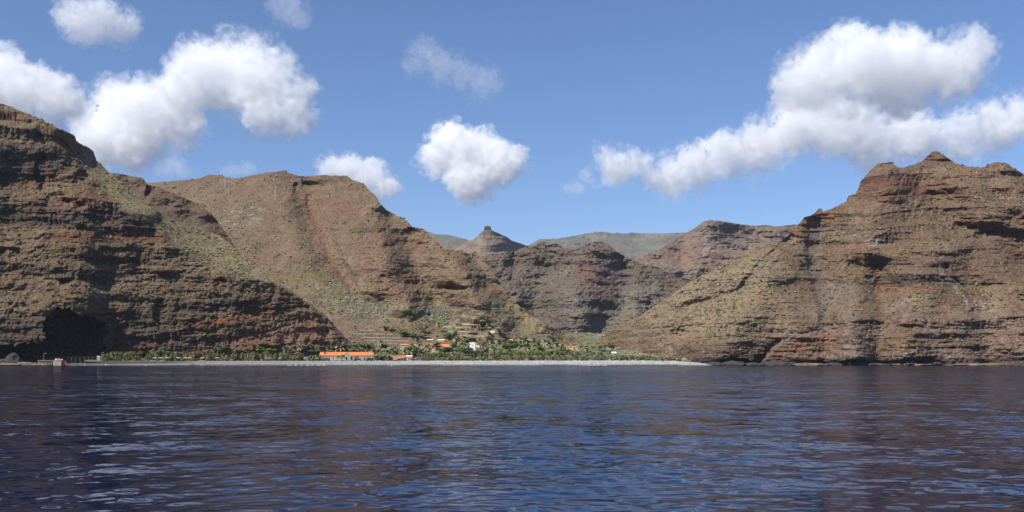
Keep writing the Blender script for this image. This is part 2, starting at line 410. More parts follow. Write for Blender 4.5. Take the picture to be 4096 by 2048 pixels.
def M_relief(PX, PY, X, Y, Z, hard):
    cut = fbm(X / 11, Y / 11, Z / 5, 3, 0.6)
    calm = 1 - 0.75 * smooth(1180, 1280, PY) * (1 - smooth(1600, 2100, PX))
    rough = smooth(1380, 1560, PX + 0.35 * (PY - 900)) * calm
    d = fbm((X - 0.6 * Z) / 110, Y / 260, Z / 260, 3, 0.5) * lerp(14, 28, rough) * calm + fbm((X - 0.5 * Z) / 26, Y / 90, Z / 110, 3, 0.5) * lerp(2, 7, rough) * calm
    d = d + fbm(X / 45, Y / 45, Z / 14, 4, 0.6) * lerp(2.5, 8, rough) * calm + fbm(X / 6, Y / 6, Z / 4, 3, 0.6) * lerp(1.3, 2.4, rough) * (0.35 + 0.65 * calm)
    d = d - 26 * swell(PX, PY, [(1400,710),(1490,890),(1560,1080),(1620,1190)], 80) + 15 * swell(PX, PY, [(1540,850),(1640,1000),(1710,1160),(1780,1270)], 66)
    d = d - 24 * swell(PX, PY, [(1660,900),(1770,1050),(1860,1120),(1990,1290)], 70) + 20 * swell(PX, PY, [(1905,1040),(1960,1150),(2080,1270)], 50)
    d = d + 15 * swell(PX, PY, [(1210,740),(1250,860),(1330,1060),(1430,1200)], 60) - 12 * swell(PX, PY, [(1090,690),(1130,850),(1180,1000),(1260,1130)], 70) + 10 * swell(PX, PY, [(1000,710),(1010,850),(1060,980)], 50)
    d = d + 4 * near(PX, PY, [(1250,800),(1330,1010),(1430,1180),(1480,1240)], 22)       # gully of the landslip
    d = d - 8 * swell(PX, PY, [(1500,1000),(1600,1120),(1640,1210)], 60) - 14 * swell(PX, PY, [(1760,1060),(1850,1120),(1900,1200)], 80)
    d = d + 5 * swell(PX, PY, [(1640,960),(1690,1060),(1750,1200)], 40)
    for (x, y, rx, ry, h) in [(1240,735,34,14,9),(1182,750,14,26,8),(1530,775,20,12,5),(1830,1152,55,14,10),(1668,900,18,12,6)]:
        d = d + h * blob(PX, PY, x, y, rx, ry) * (0.8 + cut)
    return d
def M_col(PX, PY, X, Y, Z, flat, hard, tint, zz):
    c = rock_colours(X, Y, Z, flat, hard, tint, 1.3, 0.35, 0.12)
    n = fbm(X / 20, Y / 20, Z / 20, 4); n5 = fbm(X / 5, Y / 5, Z / 5, 3)
    base = np.array([.135, .098, .068]) * (1 + 0.35 * n + 0.4 * n5)[..., None]
    calm = (1 - smooth(1330, 1520, PX + 0.25 * (PY - 900))) * 0.7
    c = lerp(c, base, calm[..., None])
    c = mixc(c, [.165, .085, .05], near(PX, PY, [(1230,790),(1280,960),(1340,1080),(1420,1170),(1470,1210)], 20 ) * 0.45)
    c = mixc(c, [.155, .09, .065], near(PX, PY, [(1480,1010),(1560,1090),(1600,1150)], 70) * 0.5 + near(PX, PY, [(1500,960),(1650,965)], 10) * 0.7 + near(PX, PY, [(1310,870),(1420,860)], 14) * 0.4 + blob(PX, PY, 1380, 830, 120, 30) * 0.4)
    c = mixc(c, [.155, .095, .07], near(PX, PY, [(1780,1020),(1820,1090),(1790,1110)], 50) * 0.5)
    c = mixc(c, [.12, .135, .058], (blob(PX, PY, 1230, 1090, 110, 60) * 0.55 + blob(PX, PY, 1350, 1180, 150, 40) * 0.5) * smooth(-0.3, 0.3, n5 + n))
    ag = blob(PX, PY, 1360, 1180, 190, 75) + blob(PX, PY, 1480, 1240, 240, 50) + blob(PX, PY, 1750, 1260, 240, 45) + blob(PX, PY, 960, 860, 110, 80) * 0.8 + blob(PX, PY, 1380, 1050, 60, 40) * 0.7
    c = mixc(c, [.21, .24, .175], np.clip(ag, 0, 1) * smooth(0.0, 0.35, fbm(X / 9 + 3, Y / 14, Z / 5, 4)) * 0.75)
    c = mixc(c, [.22, .21, .115], near(PX, PY, [(1560,1200),(1700,1265),(1810,1310)], 11) * smooth(-0.3, 0.2, n5) * 0.7 + near(PX, PY, [(1960,1215),(2100,1262),(2270,1345)], 16) * 0.5)
    c = mixc(c, [.19, .165, .105], smooth(1880, 2050, PX) * smooth(1150, 1230, PY) * 0.6)
    c = mixc(c, [.10, .085, .07], smooth(1310, 1330, PY) * (1 - smooth(1600, 1700, PX)) * 0.4)
    c = mixc(c, [.17, .16, .15], blob(PX, PY, 1500, 1300, 120, 18) * smooth(-.2, .2, n5) * 0.5)
    wh = smooth(0.50, 0.56, fbm(X / 4 + 77, Y / 4, Z / 2.2, 2)) * smooth(0.1, 0.3, fbm(X / 60, Y / 60, Z / 60 + 8, 2))
    return mixc(c, [.42, .36, .28], wh * 0.6)
face("hill_ridge", 400, 2310, 660, 285, M_TOP, M_BOT, M_k, M_relief, M_col, jitter=6, crag=0.05, shade=np.array([1.03, 0.965, 0.88]), dip=(0.05, 0.02), ledge=lambda PX, PY: 0.3 + 0.4 * smooth(1350, 1550, PX + 0.25 * (PY - 900)), back=260)

# ---- right mountain
R_TOP = [(2370,1380),(2401,1357),(2482,1295),(2569,1257),(2656,1195),(2780,1115),(2904,1046),(3028,990),(3121,966),(3164,931),(3193,896),(3218,864),(3240,862),(3258,850),(3276,832),(3290,833),(3292,845),(3343,824),(3386,803),(3393,781),(3422,774),(3443,728),(3461,703),(3486,678),(3512,652),(3522,650),(3572,645),(3576,656),(3600,671),(3622,667),(3686,646),(3725,610),(3743,603),(3757,606),(3822,653),(3879,667),(3922,671),(3979,649),(4018,647),(4057,671),(4096,696),(4300,740),(4700,640),(5200,700)]
R_BOT = [(2370,1392,1060),(2450,1402,1000),(2550,1428,925),(2640,1442,868),(2720,1448,835),(2790,1458,812),(3000,1466,800),(4096,1470,775),(5200,1474,740)]
def R_k(PX, PY, s):
    k = 1.12 + 0 * PX
    k = lerp(k, 0.45, smooth(1240, 1340, PY + 0.05 * (3400 - PX)))
    k = lerp(k, 0.2, smooth(1395, 1410, PY))
    k = lerp(k, 0.2, (blob(PX, PY, 3560, 740, 150, 70) + near(PX, PY, [(3480,790),(3600,800),(3700,815)], 20)) * 0.9)
    k = lerp(k, 0.2, blob(PX, PY, 3850, 770, 120, 40) * 0.6)
    k = lerp(k, 0.35, blob(PX, PY, 3930, 1040, 230, 110) * 0.75)
    k = lerp(k, 0.15, near(PX, PY, [(2620,1330),(2680,1310),(2750,1290)], 22) * 0.8 + near(PX, PY, [(2730,1420),(2740,1380)], 26) * 0.7)
    k = lerp(k, 0.3, near(PX, PY, [(3500,1140),(3700,1150)], 18) * 0.7 + near(PX, PY, [(3000,1230),(3200,1220)], 12) * 0.5)
    k = lerp(k, 0.5, near(PX, PY, [(3180,880),(3210,880)], 20) * 0.6)
    k = lerp(k, 0.2, near(PX, PY, [(3990,665),(4060,690),(4096,710)], 12) * 0.8)
    return k
def R_relief(PX, PY, X, Y, Z, hard):
    cut = fbm(X / 11, Y / 11, Z / 5, 3, 0.6)
    big = 22 * swell(PX, PY, [(3640,680),(3720,800),(3850,930),(4096,1030),(4400,1100)], 85)
    big = big - 17 * swell(PX, PY, [(3560,740),(3490,900),(3430,1060),(3400,1260),(3420,1430)], 75)
    big = big + 6 * swell(PX, PY, [(3275,930),(3268,1050),(3305,1280),(3300,1440)], 55)
    big = big - 12 * swell(PX, PY, [(3190,900),(3110,1060),(2990,1230),(2860,1420)], 90)
    big = big + 7 * swell(PX, PY, [(3120,960),(2960,1130),(2800,1260),(2700,1380)], 60)
    big = big - 16 * swell(PX, PY, [(3760,960),(3690,1150),(3640,1300),(3620,1450)], 95)
    big = big + 14 * swell(PX, PY, [(3890,1080),(3930,1240),(3960,1450)], 70)
    big = big - 18 * swell(PX, PY, [(4020,660),(4080,800),(4200,950)], 80)
    big = big + 10 * swell(PX, PY, [(3520,1090),(3540,1260),(3520,1450)], 45)
    ramp = smooth(1390, 1250, PY)
    d = fbm((X + 0.6 * Z) / 105 + 4, Y / 260, Z / 260, 3, 0.5) * 26 * (0.3 + 0.7 * ramp) + fbm((X + 0.4 * Z) / 30, Y / 90, Z / 120, 3, 0.5) * 8 + big
    d = d + fbm(X / 50, Y / 50, Z / 9, 4, 0.62) * 4.5 + fbm(X / 4.5, Y / 4.5, Z / 3, 3, 0.6) * 2.3 + smooth(3000, 2600, PX) * fbm(X / 18, Y / 18, Z / 7, 4, 0.62) * 3.5
    d = d + fbm(X / 5, Y / 8, Z / 24, 3, 0.6, mode='ridge') * 2.2 * hard
    sc = near(PX, PY, [(3262,900),(3255,1010),(3275,1140),(3308,1250),(3312,1290)], 24)
    d = d + sc * 5
    md = 0.45 + 0.9 * smooth(-0.4, 0.5, fbm(PX / 60, PY / 60, PX * 0, 3))
    d = d + md * 4 * near(PX, PY, [(3420,1060),(3360,1170),(3315,1260)], 18) + md * 4 * near(PX, PY, [(2960,1160),(3080,1030),(3170,950)], 14)
    d = d + md * 7 * swell(PX, PY, [(3620,690),(3720,820),(3800,900),(3900,950)], 60) - 6 * swell(PX, PY, [(3743,610),(3830,720),(4000,860)], 90)
    d = d - 14 * near(PX, PY, [(2700,1190),(2900,1140),(3100,1010)], 30) * 0.4
    d = d - md * 3 * near(PX, PY, [(3765,1070),(3800,1130),(3870,1200),(3890,1230)], 8)        # the pale dike
    d = d + 4 * near(PX, PY, [(3785,1060),(3822,1130),(3890,1190)], 8)
    d = d + 5 * swell(PX, PY, [(3105,1365),(3062,1415),(3030,1456)], 12)
    for (x, y, rx, ry, h) in [(3340,1300,40,30,9),(3560,1450,220,9,7),(3250,1452,90,10,6),(2960,1450,60,12,6),(3000,1110,30,18,7),(2720,1330,36,16,8),(2745,1415,26,30,8),(2880,1245,14,14,7),(3920,1242,45,20,8),(3480,1030,14,30,5),(3470,1290,60,10,6),(3640,1310,60,12,6),(3880,900,70,20,6),(3720,1020,120,10,5),(4000,1320,80,12,6),(3540,840,30,14,5),(4050,700,50,14,6)]:
        d = d + h * blob(PX, PY, x, y, rx * 1.25, ry * 1.1) * (0.4 + 0.6 * cut)
    return d
def R_col(PX, PY, X, Y, Z, flat, hard, tint, zz):
    c = rock_colours(X, Y, Z, flat, hard, tint, 1.1, 0.26, 0.12) * np.array([1.02, .97, .98])
    n = fbm(X / 16, Y / 16, Z / 16, 4); n5 = fbm(X / 4, Y / 4, Z / 4, 3); wob = fbm(X / 14, Y / 14, Z / 14, 3) * 14
    c = mixc(c, np.array([.225,.190,.128]) * (1 + .4 * n5)[..., None], smooth(3350, 2900, PX) * smooth(1420, 1300, PY) * 0.75)
    c = mixc(c, [.155, .138, .118], near(PX, PY + wob, [(3262,890),(3255,1010),(3275,1140),(3308,1250)], 24) * 0.75 + near(PX, PY, [(2960,1165),(3080,1035)], 13) * 0.6 + blob(PX, PY, 3370, 1170, 70, 80) * 0.4 + blob(PX, PY + wob, 3350, 930, 200, 30) * 0.45)
    c = mixc(c, [.125, .062, .048], near(PX, PY + wob * .6, [(3470,745),(3560,715),(3640,725),(3690,770)], 24) * 0.8)
    c = mixc(c, [.12, .065, .05], blob(PX, PY, 3580, 780, 110, 40) * 0.5)
    c = mixc(c, [.22, .12, .062], smooth(0.0, 0.3, n) * (near(PX, PY, [(3190,900),(3230,880),(3370,850)], 34) + near(PX, PY, [(3180,960),(3320,940)], 30) * 0.5 + near(PX, PY, [(3840,680),(3930,685),(3990,665)], 16) * 1.3) * 0.8)
    c = mixc(c, [.095, .06, .042], blob(PX, PY, 3960, 1040, 200, 110) * 0.5)
    c = mixc(c, [.20, .155, .135], smooth(1200, 1260, PY) * smooth(3050, 3200, PX) * smooth(-0.2, 0.3, n + 0.5 * n5) * 0.75)
    c = mixc(c, [.24, .105, .065], near(PX, PY + wob, [(3080,1440),(3160,1405),(3260,1360),(3340,1340)], 10) * 0.7 + near(PX, PY + wob, [(3500,1158),(3720,1152)], 9) * 0.5)
    c = mixc(c, [.27, .25, .22], near(PX, PY + wob * .4, [(3765,1075),(3800,1130),(3830,1165),(3870,1215)], 7) * smooth(-.3,.1,n5) * 0.7 + near(PX, PY + wob, [(3880,1225),(3970,1225)], 18) * smooth(-.1, .2, n5) * 0.7 + near(PX, PY + wob, [(3550,1230),(3700,1190)], 12) * smooth(-.1, .2, n5) * 0.6 + blob(PX, PY + wob, 3490, 970, 50, 24) * 0.5)
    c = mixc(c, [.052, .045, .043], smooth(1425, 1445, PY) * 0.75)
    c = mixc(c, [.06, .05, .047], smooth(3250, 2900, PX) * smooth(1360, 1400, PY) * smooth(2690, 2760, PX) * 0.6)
    wh = smooth(0.5, 0.56, fbm(X / 3 + 7, Y / 3, Z / 2, 2)) * blob(PX, PY, 3620, 930, 200, 40)
    return mixc(c, [.5, .47, .42], wh * 0.9)
face("mountain_right", 2370, 4500, 700, 310, R_TOP, R_BOT, R_k, R_relief, R_col, jitter=8, crag=-0.08, ledge=lambda PX, PY: 0.9 - 0.6 * smooth(3250, 2950, PX) * smooth(1420, 1320, PY) - 0.35 * blob(PX, PY, 3420, 900, 260, 120), shade=np.array([0.95, 0.87, 0.81]), dip=(-0.02, 0.0))

# ---- ridges inland, farther and farther
def far_relief(a, sc):
    def f(PX, PY, X, Y, Z, hard):
        return fbm(X / (90 * sc), Y / (160 * sc), Z / (170 * sc), 5, 0.55, mode='ridge') * a + fbm(X / (28 * sc), Y / (28 * sc), Z / (12 * sc), 4, 0.6) * a * 0.42 + fbm(X / (5 * sc), Y / (5 * sc), Z / (3.5 * sc), 2) * a * 0.09
    return f
C_TOP = [(1700,1040),(1850,1035),(1923,1025),(1997,1015),(2060,1002),(2109,984),(2146,978),(2160,964),(2168,961),(2178,964),(2187,981),(2210,973),(2228,972),(2240,980),(2258,993),(2302,997),(2345,975),(2401,962),(2432,975),(2469,1006),(2519,1034),(2563,1052),(2625,1065),(2687,1096),(2749,1115),(2850,1130),(2950,1140)]
C_BOT = [(1700,1300,1820),(2000,1330,1780),(2200,1362,1720),(2350,1368,1700),(2500,1368,1700),(2700,1330,1760),(2950,1250,1840)]
def C_relief(PX, PY, X, Y, Z, hard):
    d = far_relief(30, 1.0)(PX, PY, X, Y, Z, hard) + 22 * swell(PX, PY, [(2060,1010),(2060,1120),(2140,1240),(2240,1330)], 50) - 25 * swell(PX, PY, [(1990,1020),(2010,1100),(2080,1180)], 50)
    d = d - 42 * swell(PX, PY, [(2400,970),(2360,1080),(2330,1200),(2290,1340)], 110)
    d = d + 30 * swell(PX, PY, [(2480,1080),(2500,1200),(2420,1300),(2370,1350)], 50)
    d = d + 22 * swell(PX, PY, [(2220,1030),(2150,1130),(2180,1250)], 60) + 12 * blob(PX, PY, 2575, 1215, 34, 16) + 10 * blob(PX, PY, 2700, 1100, 60, 20)
    return d
def C_col(PX, PY, X, Y, Z, flat, hard, tint, zz):
    c = rock_colours(X, Y, Z, flat, hard, tint, 1.6, 0.18, 0.15)
    c = lerp(c, np.array([.105,.088,.075]) * np.ones_like(c), 0.4)
    c = mixc(c, [.16, .078, .055], near(PX, PY, [(2340,1080),(2370,1110),(2420,1150)], 40) * 0.6 + near(PX, PY, [(2670,1110),(2720,1150)], 22) * 0.5)
    c = mixc(c, [.19, .165, .115], (near(PX, PY, [(2600,1180),(2500,1230),(2440,1300),(2400,1350)], 40) + near(PX, PY, [(2330,1250),(2360,1340)], 12)) * 0.5)
    wh = smooth(0.5, 0.56, fbm(X / 5 + 7, Y / 5, Z / 3.5, 2))
    return mixc(c, [.34, .30, .24], wh * 0.5)
face("hill_centre", 1750, 2900, 400, 170, C_TOP, C_BOT, lambda PX, PY, s: 1.25 - 0.8 * near(PX, PY, [(1950,1060),(2100,1040),(2300,1050)], 14) + 0 * PX, C_relief, C_col, jitter=6, shade=np.array([.86, .87, .91]), warp=0.7, dip=(0.02, 0), ledge=0.9, back=300, crag=0.05)

P_TOP = [(1640,1010),(1780,1004),(1817,993),(1904,950),(1929,925),(1937,920),(1938,906),(1951,902),(1964,907),(1965,920),(1985,928),(2028,947),(2047,962),(2115,984),(2200,1010),(2300,1030)]
P_BOT = [(1640,1090,3000),(2300,1090,3000)]
def P_relief(PX, PY, X, Y, Z, hard):
    return far_relief(30, 2.2)(PX, PY, X, Y, Z, hard) * smooth(905, 960, PY) + ((PX - 1945) ** 2 * 0.010 + 60 * smooth(1940, 2010, PX) * 0) * smooth(905, 930, PY) + 0.5 * np.maximum(PX - 1945, 0) * smooth(925, 990, PY)
def P_col(PX, PY, X, Y, Z, flat, hard, tint, zz):
    c = rock_colours(X, Y, Z, flat, hard, tint, 3.0, 0.3, 0.15)
    c = mixc(c, [.20, .150, .118], np.ones_like(X) * 0.45)
    c = mixc(c, [.12, .075, .06], smooth(922, 916, PY) * 0.8)
    return mixc(c, [.30, .22, .15], near(PX, PY, [(1960,1016),(2040,1014)], 5) * 0.7)
face("peak_pyramid", 1640, 2300, 240, 80, P_TOP, P_BOT, lambda PX, PY, s: lerp(1.5, 0.25, smooth(926, 917, PY)) - 1.1 * near(PX, PY, [(1900,1000),(2080,985)], 10), P_relief, P_col, jitter=2, warp=0.15, scale=2.2, ledge=0.7, mat=M_FAR, back=400)

B_TOP = [(2480,1045),(2519,1034),(2606,1015),(2668,978),(2749,928),(2786,907),(2811,888),(2836,879),(2879,882),(2966,897),(3010,902),(3072,900),(3103,905),(3190,897),(3300,880),(3500,900)]
B_BOT = [(2480,1150,2450),(3500,1150,2450)]
def B_col(PX, PY, X, Y, Z, flat, hard, tint, zz):
    c = rock_colours(X, Y, Z, flat, hard, tint, 2.4, 0.25, 0.15)
    c = mixc(c, [.155, .115, .098], np.ones_like(X) * 0.35)
    n = fbm(X / 60, Y / 60, Z / 60, 4)
    c = mixc(c, [.18, .105, .082], smooth(-0.1, 0.3, n + 0.2) * blob(PX, PY, 2790, 1020, 180, 70) * 0.75)
    c = mixc(c, [.09, .07, .066], blob(PX, PY, 2930, 930, 110, 30) * 0.45)
    return mixc(c, [.21, .18, .15], near(PX, PY, [(2830,930),(2820,1010)], 9) * 0.6)
face("mountain_inland", 2480, 3500, 300, 110, B_TOP, B_BOT, lambda PX, PY, s: 1.5 - 1.2 * near(PX, PY, [(2780,935),(2860,905),(3000,925)], 15), lambda *a: far_relief(52, 1.9)(*a) - 55 * swell(a[0], a[1], [(2836,885),(2800,980),(2700,1080)], 110), B_col, jitter=2.5, warp=0.4, scale=1.8, ledge=0.8, mat=M_FAR, back=500)

F_TOP = [(2060,1010),(2097,990),(2159,956),(2221,955),(2296,944),(2345,933),(2407,927),(2469,933),(2618,933),(2743,930),(2850,928)]
F_BOT = [(2060,1080,4600),(2850,1080,4600)]
def F_col(PX, PY, X, Y, Z, flat, hard, tint, zz):
    n = fbm(X / 130, Y / 130, Z / 60, 4); n2 = fbm(X / 25, Y / 40, Z / 20, 3)
    c = np.broadcast_to(np.array([.125, .122, .100]), X.shape + (3,)) * (1 + 0.3 * n + 0.35 * n2)[..., None]  # base colour darkened to stand for cloud shadow on the far land
    return mixc(c, [.21, .185, .145], smooth(0, .4, n) * 0.6)
face("plateau", 2060, 2850, 260, 60, F_TOP, F_BOT, lambda PX, PY, s: 2.6 + 0 * PX, lambda *a: far_relief(70, 4.0)(*a), F_col, jitter=1.2, warp=0.2, scale=4, ledge=0.3, mat=M_FAR, back=900)
G_TOP = [(1600,915),(1706,925),(1743,936),(1786,938),(1830,947),(1873,959),(1930,975),(2000,990)]
G_BOT = [(1600,1060,4200),(2000,1060,4200)]
face("hill_distant", 1600, 2000, 110, 40, G_TOP, G_BOT, lambda PX, PY, s: 2.0 + 0 * PX, lambda *a: far_relief(60, 4.0)(*a), F_col, jitter=1.2, warp=0.2, scale=4, ledge=0.3, mat=M_FAR, back=900)

# ---- valley floor, the beach, the sea
V_TOP = [(340,1436),(560,1432),(800,1420),(1100,1405),(1300,1388),(1420,1375),(1900,1372),(2050,1352),(2200,1336),(2360,1330),(2420,1336),(2500,1360),(2600,1385),(2700,1420),(2800,1446)]
V_BOT = [(340,1446,795),(1300,1447,800),(2000,1447,800),(2600,1446,805),(2800,1452,806)]
def V_col(PX, PY, X, Y, Z, flat, hard, tint, zz):
    n = fbm(X / 30, Y / 45, X * 0, 4); n2 = fbm(X / 6, Y / 9, X * 0, 3)
    c = np.broadcast_to(np.array([.150, .128, .095]), X.shape + (3,)) * (1 + .35 * n2)[..., None]
    c = mixc(c, [.150, .165, .062], (blob(PX, PY, 2280, 1355, 330, 40) + near(PX, PY, [(2300,1400),(2500,1385)], 26)) * smooth(-0.25, 0.25, n + .4 * n2) * 0.9)
    c = mixc(c, [.20, .185, .175], near(PX, PY, [(2380,1345),(2420,1342)], 9) * 0.8 + near(PX, PY, [(2440,1385),(2480,1400),(2520,1420),(2650,1440)], 20) * 0.8)
    return mixc(c, [.10, .10, .05], (1 - smooth(2000, 2200, PX)) * smooth(-.3, .3, n) * 0.6)
face("valley_floor", 340, 2800, 320, 60, V_TOP, V_BOT, lambda PX, PY, s: 13.0 + 0 * PX, lambda PX, PY, X, Y, Z, hard: 0 * PX, V_col, jitter=1.0, warp=0.3, facet=False, ledge=0.0, mat=M_SOIL, back=30, drop=0.6)
# ---- sea
def sea_material():
    m = bpy.data.materials.new("sea_water"); m.use_nodes = True
    nt = m.node_tree; b = nt.nodes["Principled BSDF"]; L = nt.links
    nt.nodes.remove(b); out = nt.nodes["Material Output"]
    body = nt.nodes.new("ShaderNodeBsdfDiffuse"); body.inputs["Color"].default_value = (0.003, 0.011, 0.040, 1)
    glos = nt.nodes.new("ShaderNodeBsdfGlossy"); glos.inputs["Roughness"].default_value = 0.04; glos.inputs["Color"].default_value = (0.60, 0.60, 0.65, 1)
    fres = nt.nodes.new("ShaderNodeFresnel"); fres.inputs["IOR"].default_value = 1.333
    mixs = nt.nodes.new("ShaderNodeMixShader")
    L.new(fres.outputs[0], mixs.inputs[0]); L.new(body.outputs[0], mixs.inputs[1]); L.new(glos.outputs[0], mixs.inputs[2]); L.new(mixs.outputs[0], out.inputs["Surface"])
    geo = nt.nodes.new("ShaderNodeNewGeometry")
    acc = geo.outputs["Normal"]
    at0 = nt.nodes.new("ShaderNodeAttribute"); at0.attribute_name = "chop"
    lean = nt.nodes.new("ShaderNodeVectorMath"); lean.operation = 'SCALE'; lean.inputs[0].default_value = (0.0, -0.033, 0.0)   # steep faces of the offshore chop
    L.new(at0.outputs["Fac"], lean.inputs["Scale"])
    ad0 = nt.nodes.new("ShaderNodeVectorMath"); ad0.operation = 'ADD'
    L.new(acc, ad0.inputs[0]); L.new(lean.outputs[0], ad0.inputs[1]); acc = ad0.outputs[0]
    def noise(sx, sy, det):
        mp = nt.nodes.new("ShaderNodeVectorMath"); mp.operation = 'MULTIPLY'; mp.inputs[1].default_value = (sx, sy, 0.0)
        L.new(geo.outputs["Position"], mp.inputs[0])
        n = nt.nodes.new("ShaderNodeTexNoise"); n.inputs["Scale"].default_value = 1.0; n.inputs["Detail"].default_value = det
        L.new(mp.outputs[0], n.inputs["Vector"]); return n
    gust = nt.nodes.new("ShaderNodeMapRange"); gust.inputs[1].default_value = 0.35; gust.inputs[2].default_value = 0.65; gust.inputs[3].default_value = 0.35; gust.inputs[4].default_value = 1.5
    L.new(noise(0.02, 0.035, 3.0).outputs["Fac"], gust.inputs[0])
    at = nt.nodes.new("ShaderNodeAttribute"); at.attribute_name = "chop"
    for sx, sy, amp, det, far in ((0.38, 0.46, 0.05, 2.0, 0.24), (1.6, 2.2, 0.05, 2.0, 0.28), (4.5, 6.5, 0.05, 2.0, 0.14)):
        n = noise(sx, sy, det)
        fa = nt.nodes.new("ShaderNodeMath"); fa.operation = 'MULTIPLY_ADD'; fa.inputs[1].default_value = far; fa.inputs[2].default_value = amp
        L.new(at.outputs["Fac"], fa.inputs[0])
        ga = nt.nodes.new("ShaderNodeMath"); ga.operation = 'MULTIPLY'
        L.new(fa.outputs[0], ga.inputs[0]); L.new(gust.outputs[0], ga.inputs[1])
        sb = nt.nodes.new("ShaderNodeVectorMath"); sb.operation = 'SUBTRACT'; sb.inputs[1].default_value = (0.5, 0.5, 0.5)
        L.new(n.outputs["Color"], sb.inputs[0])
        sc = nt.nodes.new("ShaderNodeVectorMath"); sc.operation = 'MULTIPLY'; sc.inputs[1].default_value = (1.4, 1.4, 0.0)
        L.new(sb.outputs[0], sc.inputs[0])
        gs = nt.nodes.new("ShaderNodeVectorMath"); gs.operation = 'SCALE'
        L.new(sc.outputs[0], gs.inputs[0]); L.new(ga.outputs[0], gs.inputs["Scale"])
        ad = nt.nodes.new("ShaderNodeVectorMath"); ad.operation = 'ADD'
        L.new(acc, ad.inputs[0]); L.new(gs.outputs[0], ad.inputs[1]); acc = ad.outputs[0]
    nm = nt.nodes.new("ShaderNodeVectorMath"); nm.operation = 'NORMALIZE'
    L.new(acc, nm.inputs[0]); 
    for nd in (body, glos, fres): L.new(nm.outputs[0], nd.inputs["Normal"])
    return m
def build_sea():
    nx, ny = 610, 305
    px = np.linspace(-420, 4520, nx)
    dep = np.linspace(CAM_H / 840.0 * F_PX, 700.0, ny)          # rows evenly spaced in angle below the horizon
    Yr = CAM_H * F_PX / dep
    Y = np.broadcast_to(Yr[:, None], (ny, nx)).copy()
    X = (px[None] - CX) / F_PX * Y
    dY = np.abs(np.gradient(Yr))[:, None]; dX = (px[1] - px[0]) / F_PX * Y
    r = np.random.default_rng(11)
    H = np.zeros_like(X); have = np.zeros_like(X); want = 0.0
    nw = 90
    for i in range(nw):
        lam = 0.30 * (11 / 0.30) ** (i / (nw - 1)) * r.uniform(0.9, 1.1)
        th = math.radians(r.normal(-98, 62))
        kx, ky = math.cos(th), math.sin(th)
        step = np.maximum(dY * abs(ky), dX * abs(kx))
        fade = smooth(2.2, 4.5, lam / step)
        slope = 0.0120 if lam < 0.8 else (0.0075 if lam < 1.6 else 0.0042)
        k = 2 * math.pi / lam
        # waves come in groups
        grp = 0.6 + 0.4 * np.sin(k * 0.13 * (kx * X + ky * Y) + k * 0.21 * (-ky * X + kx * Y) + r.uniform(0, 6.3))
        have += (fade * slope) ** 2; want += slope ** 2
        H += fade * grp * slope / k * math.sqrt(2) * np.sin(k * (kx * X + ky * Y) + r.uniform(0, 6.3))
    P = np.stack([X, Y, H], -1).reshape(-1, 3)
    q = grid_quads(nx, ny)[:, ::-1]
    n0 = len(P); B = 30000.0
    P = np.concatenate([P, [[-B, -B, -0.9], [B, -B, -0.9], [B, B, -0.9], [-B, B, -0.9]]])
    q = np.concatenate([q, [[n0, n0 + 1, n0 + 2, n0 + 3]]])
    me = mesh_np("sea", P, quads=q)
    at = me.attributes.new("chop", 'FLOAT', 'POINT')          # ripples too fine for the mesh here
    ch = np.sqrt(np.clip(1 - have / want, 0, 1)).ravel()
    at.data.foreach_set("value", np.concatenate([ch, np.ones(4)]).astype(np.float32))
    link("sea", me, sea_material(), kind="structure")
build_sea()

